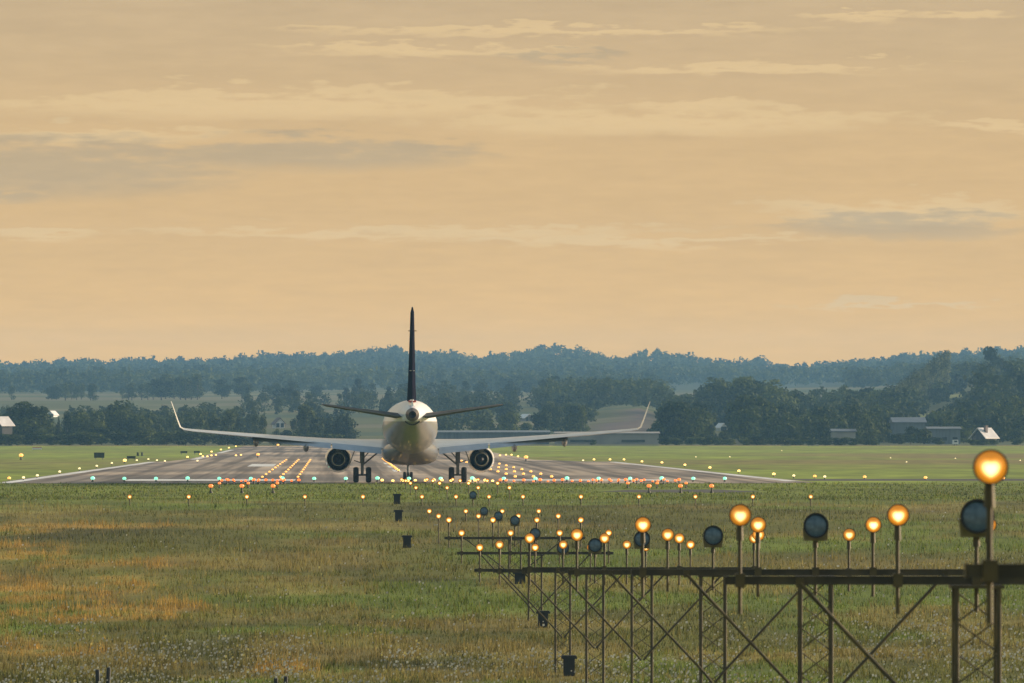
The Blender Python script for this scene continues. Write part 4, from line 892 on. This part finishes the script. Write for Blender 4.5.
for k in (-1, 1):
    m = MB(); m.box((k * .33, .2, 1.35), (.03, 1.3, .75)); m.build('door', M['belly'], g)
    m = MB(); m.lathe([(.12, -.1), (.22, -.105), (.28, -.07), (.29, 0), (.28, .07), (.22, .105), (.12, .1)], (k * .21, 0, .29), 'X', 28); w = m.build('wheel', M['tyre'], g, True)
    m = MB(); m.lathe([(.001, -.08), (.125, -.09), (.125, .09), (.001, .08)], (k * .21, 0, .29), 'X', 20); m.build('rim', M['strut'], w, True)

# ---------------------------------------------------------------- sky, sun, haze
SUN_AZ, SUN_EL = math.radians(70), math.radians(13)      # azimuth clockwise from the view axis (+Y)
w = bpy.data.worlds.new('World'); SC.world = w; w.use_nodes = True
nt = w.node_tree; L = nt.links.new; bg = nt.nodes['Background']
sky = nt.nodes.new('ShaderNodeTexSky'); sky.sky_type = 'NISHITA'; sky.sun_disc = False; sky.sun_elevation = SUN_EL; sky.sun_rotation = SUN_AZ
sky.air_density = 1.3; sky.dust_density = 2.5; sky.ozone_density = 1.5
tcn = nt.nodes.new('ShaderNodeTexCoord'); sep = nt.nodes.new('ShaderNodeSeparateXYZ'); L(tcn.outputs['Generated'], sep.inputs[0])
def mth(op, a, b=None, c=None, clamp=False):
    n = nt.nodes.new('ShaderNodeMath'); n.operation = op; n.use_clamp = clamp
    for i, q in enumerate((a, b, c)):
        if q is None: continue
        if isinstance(q, (int, float)): n.inputs[i].default_value = q
        else: L(q, n.inputs[i])
    return n.outputs[0]
def sstep(x, a, b):
    n = nt.nodes.new('ShaderNodeMapRange'); n.interpolation_type = 'SMOOTHSTEP'; n.inputs['From Min'].default_value = a; n.inputs['From Max'].default_value = b
    L(x, n.inputs['Value']); return n.outputs[0]
def mixc(f, a, b):
    n = nt.nodes.new('ShaderNodeMix'); n.data_type = 'RGBA'
    for i, q in ((0, f), (6, a), (7, b)):
        if isinstance(q, (int, float)): n.inputs[i].default_value = q
        elif isinstance(q, tuple): n.inputs[i].default_value = (*q, 1)
        else: L(q, n.inputs[i])
    return n.outputs[2]
ypos = mth('MAXIMUM', sep.outputs['Y'], .05); A = mth('DIVIDE', sep.outputs['X'], ypos); E = mth('DIVIDE', sep.outputs['Z'], ypos)
SKS = .14; EXPO = .8
def C(r, g, b, k=1.): k = k / SKS / 2 ** EXPO; return (r * k, g * k, b * k)
grad = mixc(sstep(E, .005, .024), C(1.04, .55, .09), C(.785, .48, .175)); grad = mixc(sstep(E, .018, .055), grad, C(.615, .435, .235))
cmb = nt.nodes.new('ShaderNodeCombineXYZ'); L(mth('MULTIPLY', A, 70.), cmb.inputs[0]); L(mth('MULTIPLY', E, 620.), cmb.inputs[1]); cmb.inputs[2].default_value = 3.1
nz = nt.nodes.new('ShaderNodeTexNoise'); nz.inputs['Scale'].default_value = 1.; nz.inputs['Detail'].default_value = 7; nz.inputs['Roughness'].default_value = .6; L(cmb.outputs[0], nz.inputs['Vector'])
cm2 = nt.nodes.new('ShaderNodeCombineXYZ'); L(mth('MULTIPLY', A, 300.), cm2.inputs[0]); L(mth('MULTIPLY', E, 1300.), cm2.inputs[1]); cm2.inputs[2].default_value = 8.3
n2 = nt.nodes.new('ShaderNodeTexNoise'); n2.inputs['Scale'].default_value = 1.; n2.inputs['Detail'].default_value = 6; L(cm2.outputs[0], n2.inputs['Vector'])
NZ = mth('SUBTRACT', nz.outputs['Fac'], .5); N2 = mth('SUBTRACT', n2.outputs['Fac'], .5)
EW = mth('ADD', E, mth('ADD', mth('MULTIPLY', NZ, .005), mth('MULTIPLY', N2, .0025)))
def cloud(u, v, ru, rv, warp=1.0):
    da = mth('DIVIDE', mth('SUBTRACT', A, (u - VPX) / F), ru / F)
    de = mth('DIVIDE', mth('SUBTRACT', EW, (VPY - v) / F), rv / F)
    d = mth('ADD', mth('MULTIPLY', da, da), mth('MULTIPLY', de, de))
    d = mth('ADD', mth('ADD', d, mth('MULTIPLY', NZ, 4.2 * warp)), mth('MULTIPLY', N2, 3.2 * warp))
    n = nt.nodes.new('ShaderNodeMapRange'); n.interpolation_type = 'SMOOTHSTEP'
    n.inputs['From Min'].default_value = 1.7; n.inputs['From Max'].default_value = 0.; n.inputs['To Min'].default_value = 0; n.inputs['To Max'].default_value = 1
    L(d, n.inputs['Value']); return n.outputs[0]
def union(ms):
    o = ms[0]
    for q in ms[1:]: o = mth('MAXIMUM', o, q)
    return o
bright = union([cloud(290, 104, 330, 15), cloud(650, 122, 220, 14), cloud(545, 31, 230, 5), cloud(430, 50, 140, 7), cloud(745, 69, 170, 6), cloud(905, 212, 130, 14), cloud(100, 134, 120, 9), cloud(700, 106, 70, 6), cloud(860, 15, 60, 4), cloud(965, 16, 50, 5), cloud(1000, 126, 60, 4), cloud(400, 232, 260, 6, .8), cloud(40, 233, 60, 5), cloud(890, 305, 110, 3), cloud(620, 240, 200, 5)])
dark = union([cloud(50, 166, 190, 32, .6), cloud(310, 154, 170, 16, .7), cloud(10, 194, 50, 8), cloud(905, 226, 120, 12, .55), cloud(560, 56, 55, 6)])
c = mixc(mth('MULTIPLY', bright, .55), grad, C(.90, .63, .30)); c = mixc(mth('MULTIPLY', dark, .6), c, C(.48, .365, .215))
soft = mth('MULTIPLY', mth('ADD', mth('ADD', mth('MULTIPLY', NZ, .22), mth('MULTIPLY', N2, .10)), 1.), 1.)
vm = nt.nodes.new('ShaderNodeVectorMath'); vm.operation = 'SCALE'; L(c, vm.inputs[0]); L(soft, vm.inputs['Scale'])
warm = mth('MULTIPLY', sstep(sep.outputs['Y'], -.25, .75), mth('SUBTRACT', 1., sstep(sep.outputs['Z'], .06, .5)))
tint = nt.nodes.new('ShaderNodeMix'); tint.data_type = 'RGBA'; tint.blend_type = 'MULTIPLY'; tint.inputs[0].default_value = 1; L(sky.outputs[0], tint.inputs[6]); tint.inputs[7].default_value = (1.12, 1., .84, 1)
fin_c = mixc(warm, tint.outputs[2], vm.outputs[0])
L(fin_c, bg.inputs['Color']); bg.inputs['Strength'].default_value = SKS
sl = bpy.data.lights.new('sun', 'SUN'); sl.energy = 4.0; sl.angle = math.radians(1.5); sl.color = (1., .86, .68)
so = bpy.data.objects.new('sun', sl); COL.objects.link(so)
sd = Vector((math.sin(SUN_AZ) * math.cos(SUN_EL), math.cos(SUN_AZ) * math.cos(SUN_EL), math.sin(SUN_EL)))
so.rotation_euler = sd.to_track_quat('Z', 'Y').to_euler(); so.location = sd * 100 + Vector((0, 300, 50))

hz = MB(); x0, x1, y0, y1, z0, z1 = -2950, 3450, -160, 5900, -6, 64
hz.box(((x0 + x1) / 2, (y0 + y1) / 2, (z0 + z1) / 2), (x1 - x0, y1 - y0, z1 - z0))
hm = bpy.data.materials.new('haze_air'); hm.use_nodes = True; ht = hm.node_tree
ht.nodes.remove(ht.nodes['Principled BSDF']); pv = ht.nodes.new('ShaderNodeVolumePrincipled')
pv.inputs['Color'].default_value = (.27, .55, .9, 1); pv.inputs['Density'].default_value = .9e-4; pv.inputs['Anisotropy'].default_value = .1
ht.links.new(pv.outputs[0], ht.nodes['Material Output'].inputs['Volume'])
hb = hz.build('haze', hm); tag(hb, 'thin blue evening haze filling the air to the hills', 'haze', kind='stuff')

# ---------------------------------------------------------------- camera and render
cam = bpy.data.cameras.new('camera'); cam.lens = 300; cam.sensor_width = 36; cam.clip_start = .5; cam.clip_end = 20000
cam.dof.use_dof = True; cam.dof.focus_distance = 480; cam.dof.aperture_fstop = 11; cam.dof.aperture_blades = 0
co = bpy.data.objects.new('camera', cam); COL.objects.link(co); co.location = (0, 0, H)
co.rotation_euler = (PI / 2 + math.atan(82.5 / F), 0, -math.atan(176 / F))
SC.camera = co
SC.render.engine = 'CYCLES'
SC.view_settings.view_transform = 'Standard'; SC.view_settings.look = 'None'; SC.view_settings.exposure = EXPO; SC.view_settings.gamma = 1.
SC.cycles.use_denoising = True
try: SC.cycles.denoiser = 'OPENIMAGEDENOISE'
except Exception: pass
SC.cycles.max_bounces = 6; SC.cycles.diffuse_bounces = 2; SC.cycles.glossy_bounces = 3; SC.cycles.volume_bounces = 1; SC.cycles.transmission_bounces = 3
SC.cycles.sample_clamp_indirect = 6
print('trees', TREES, 'objects', len(bpy.data.objects))
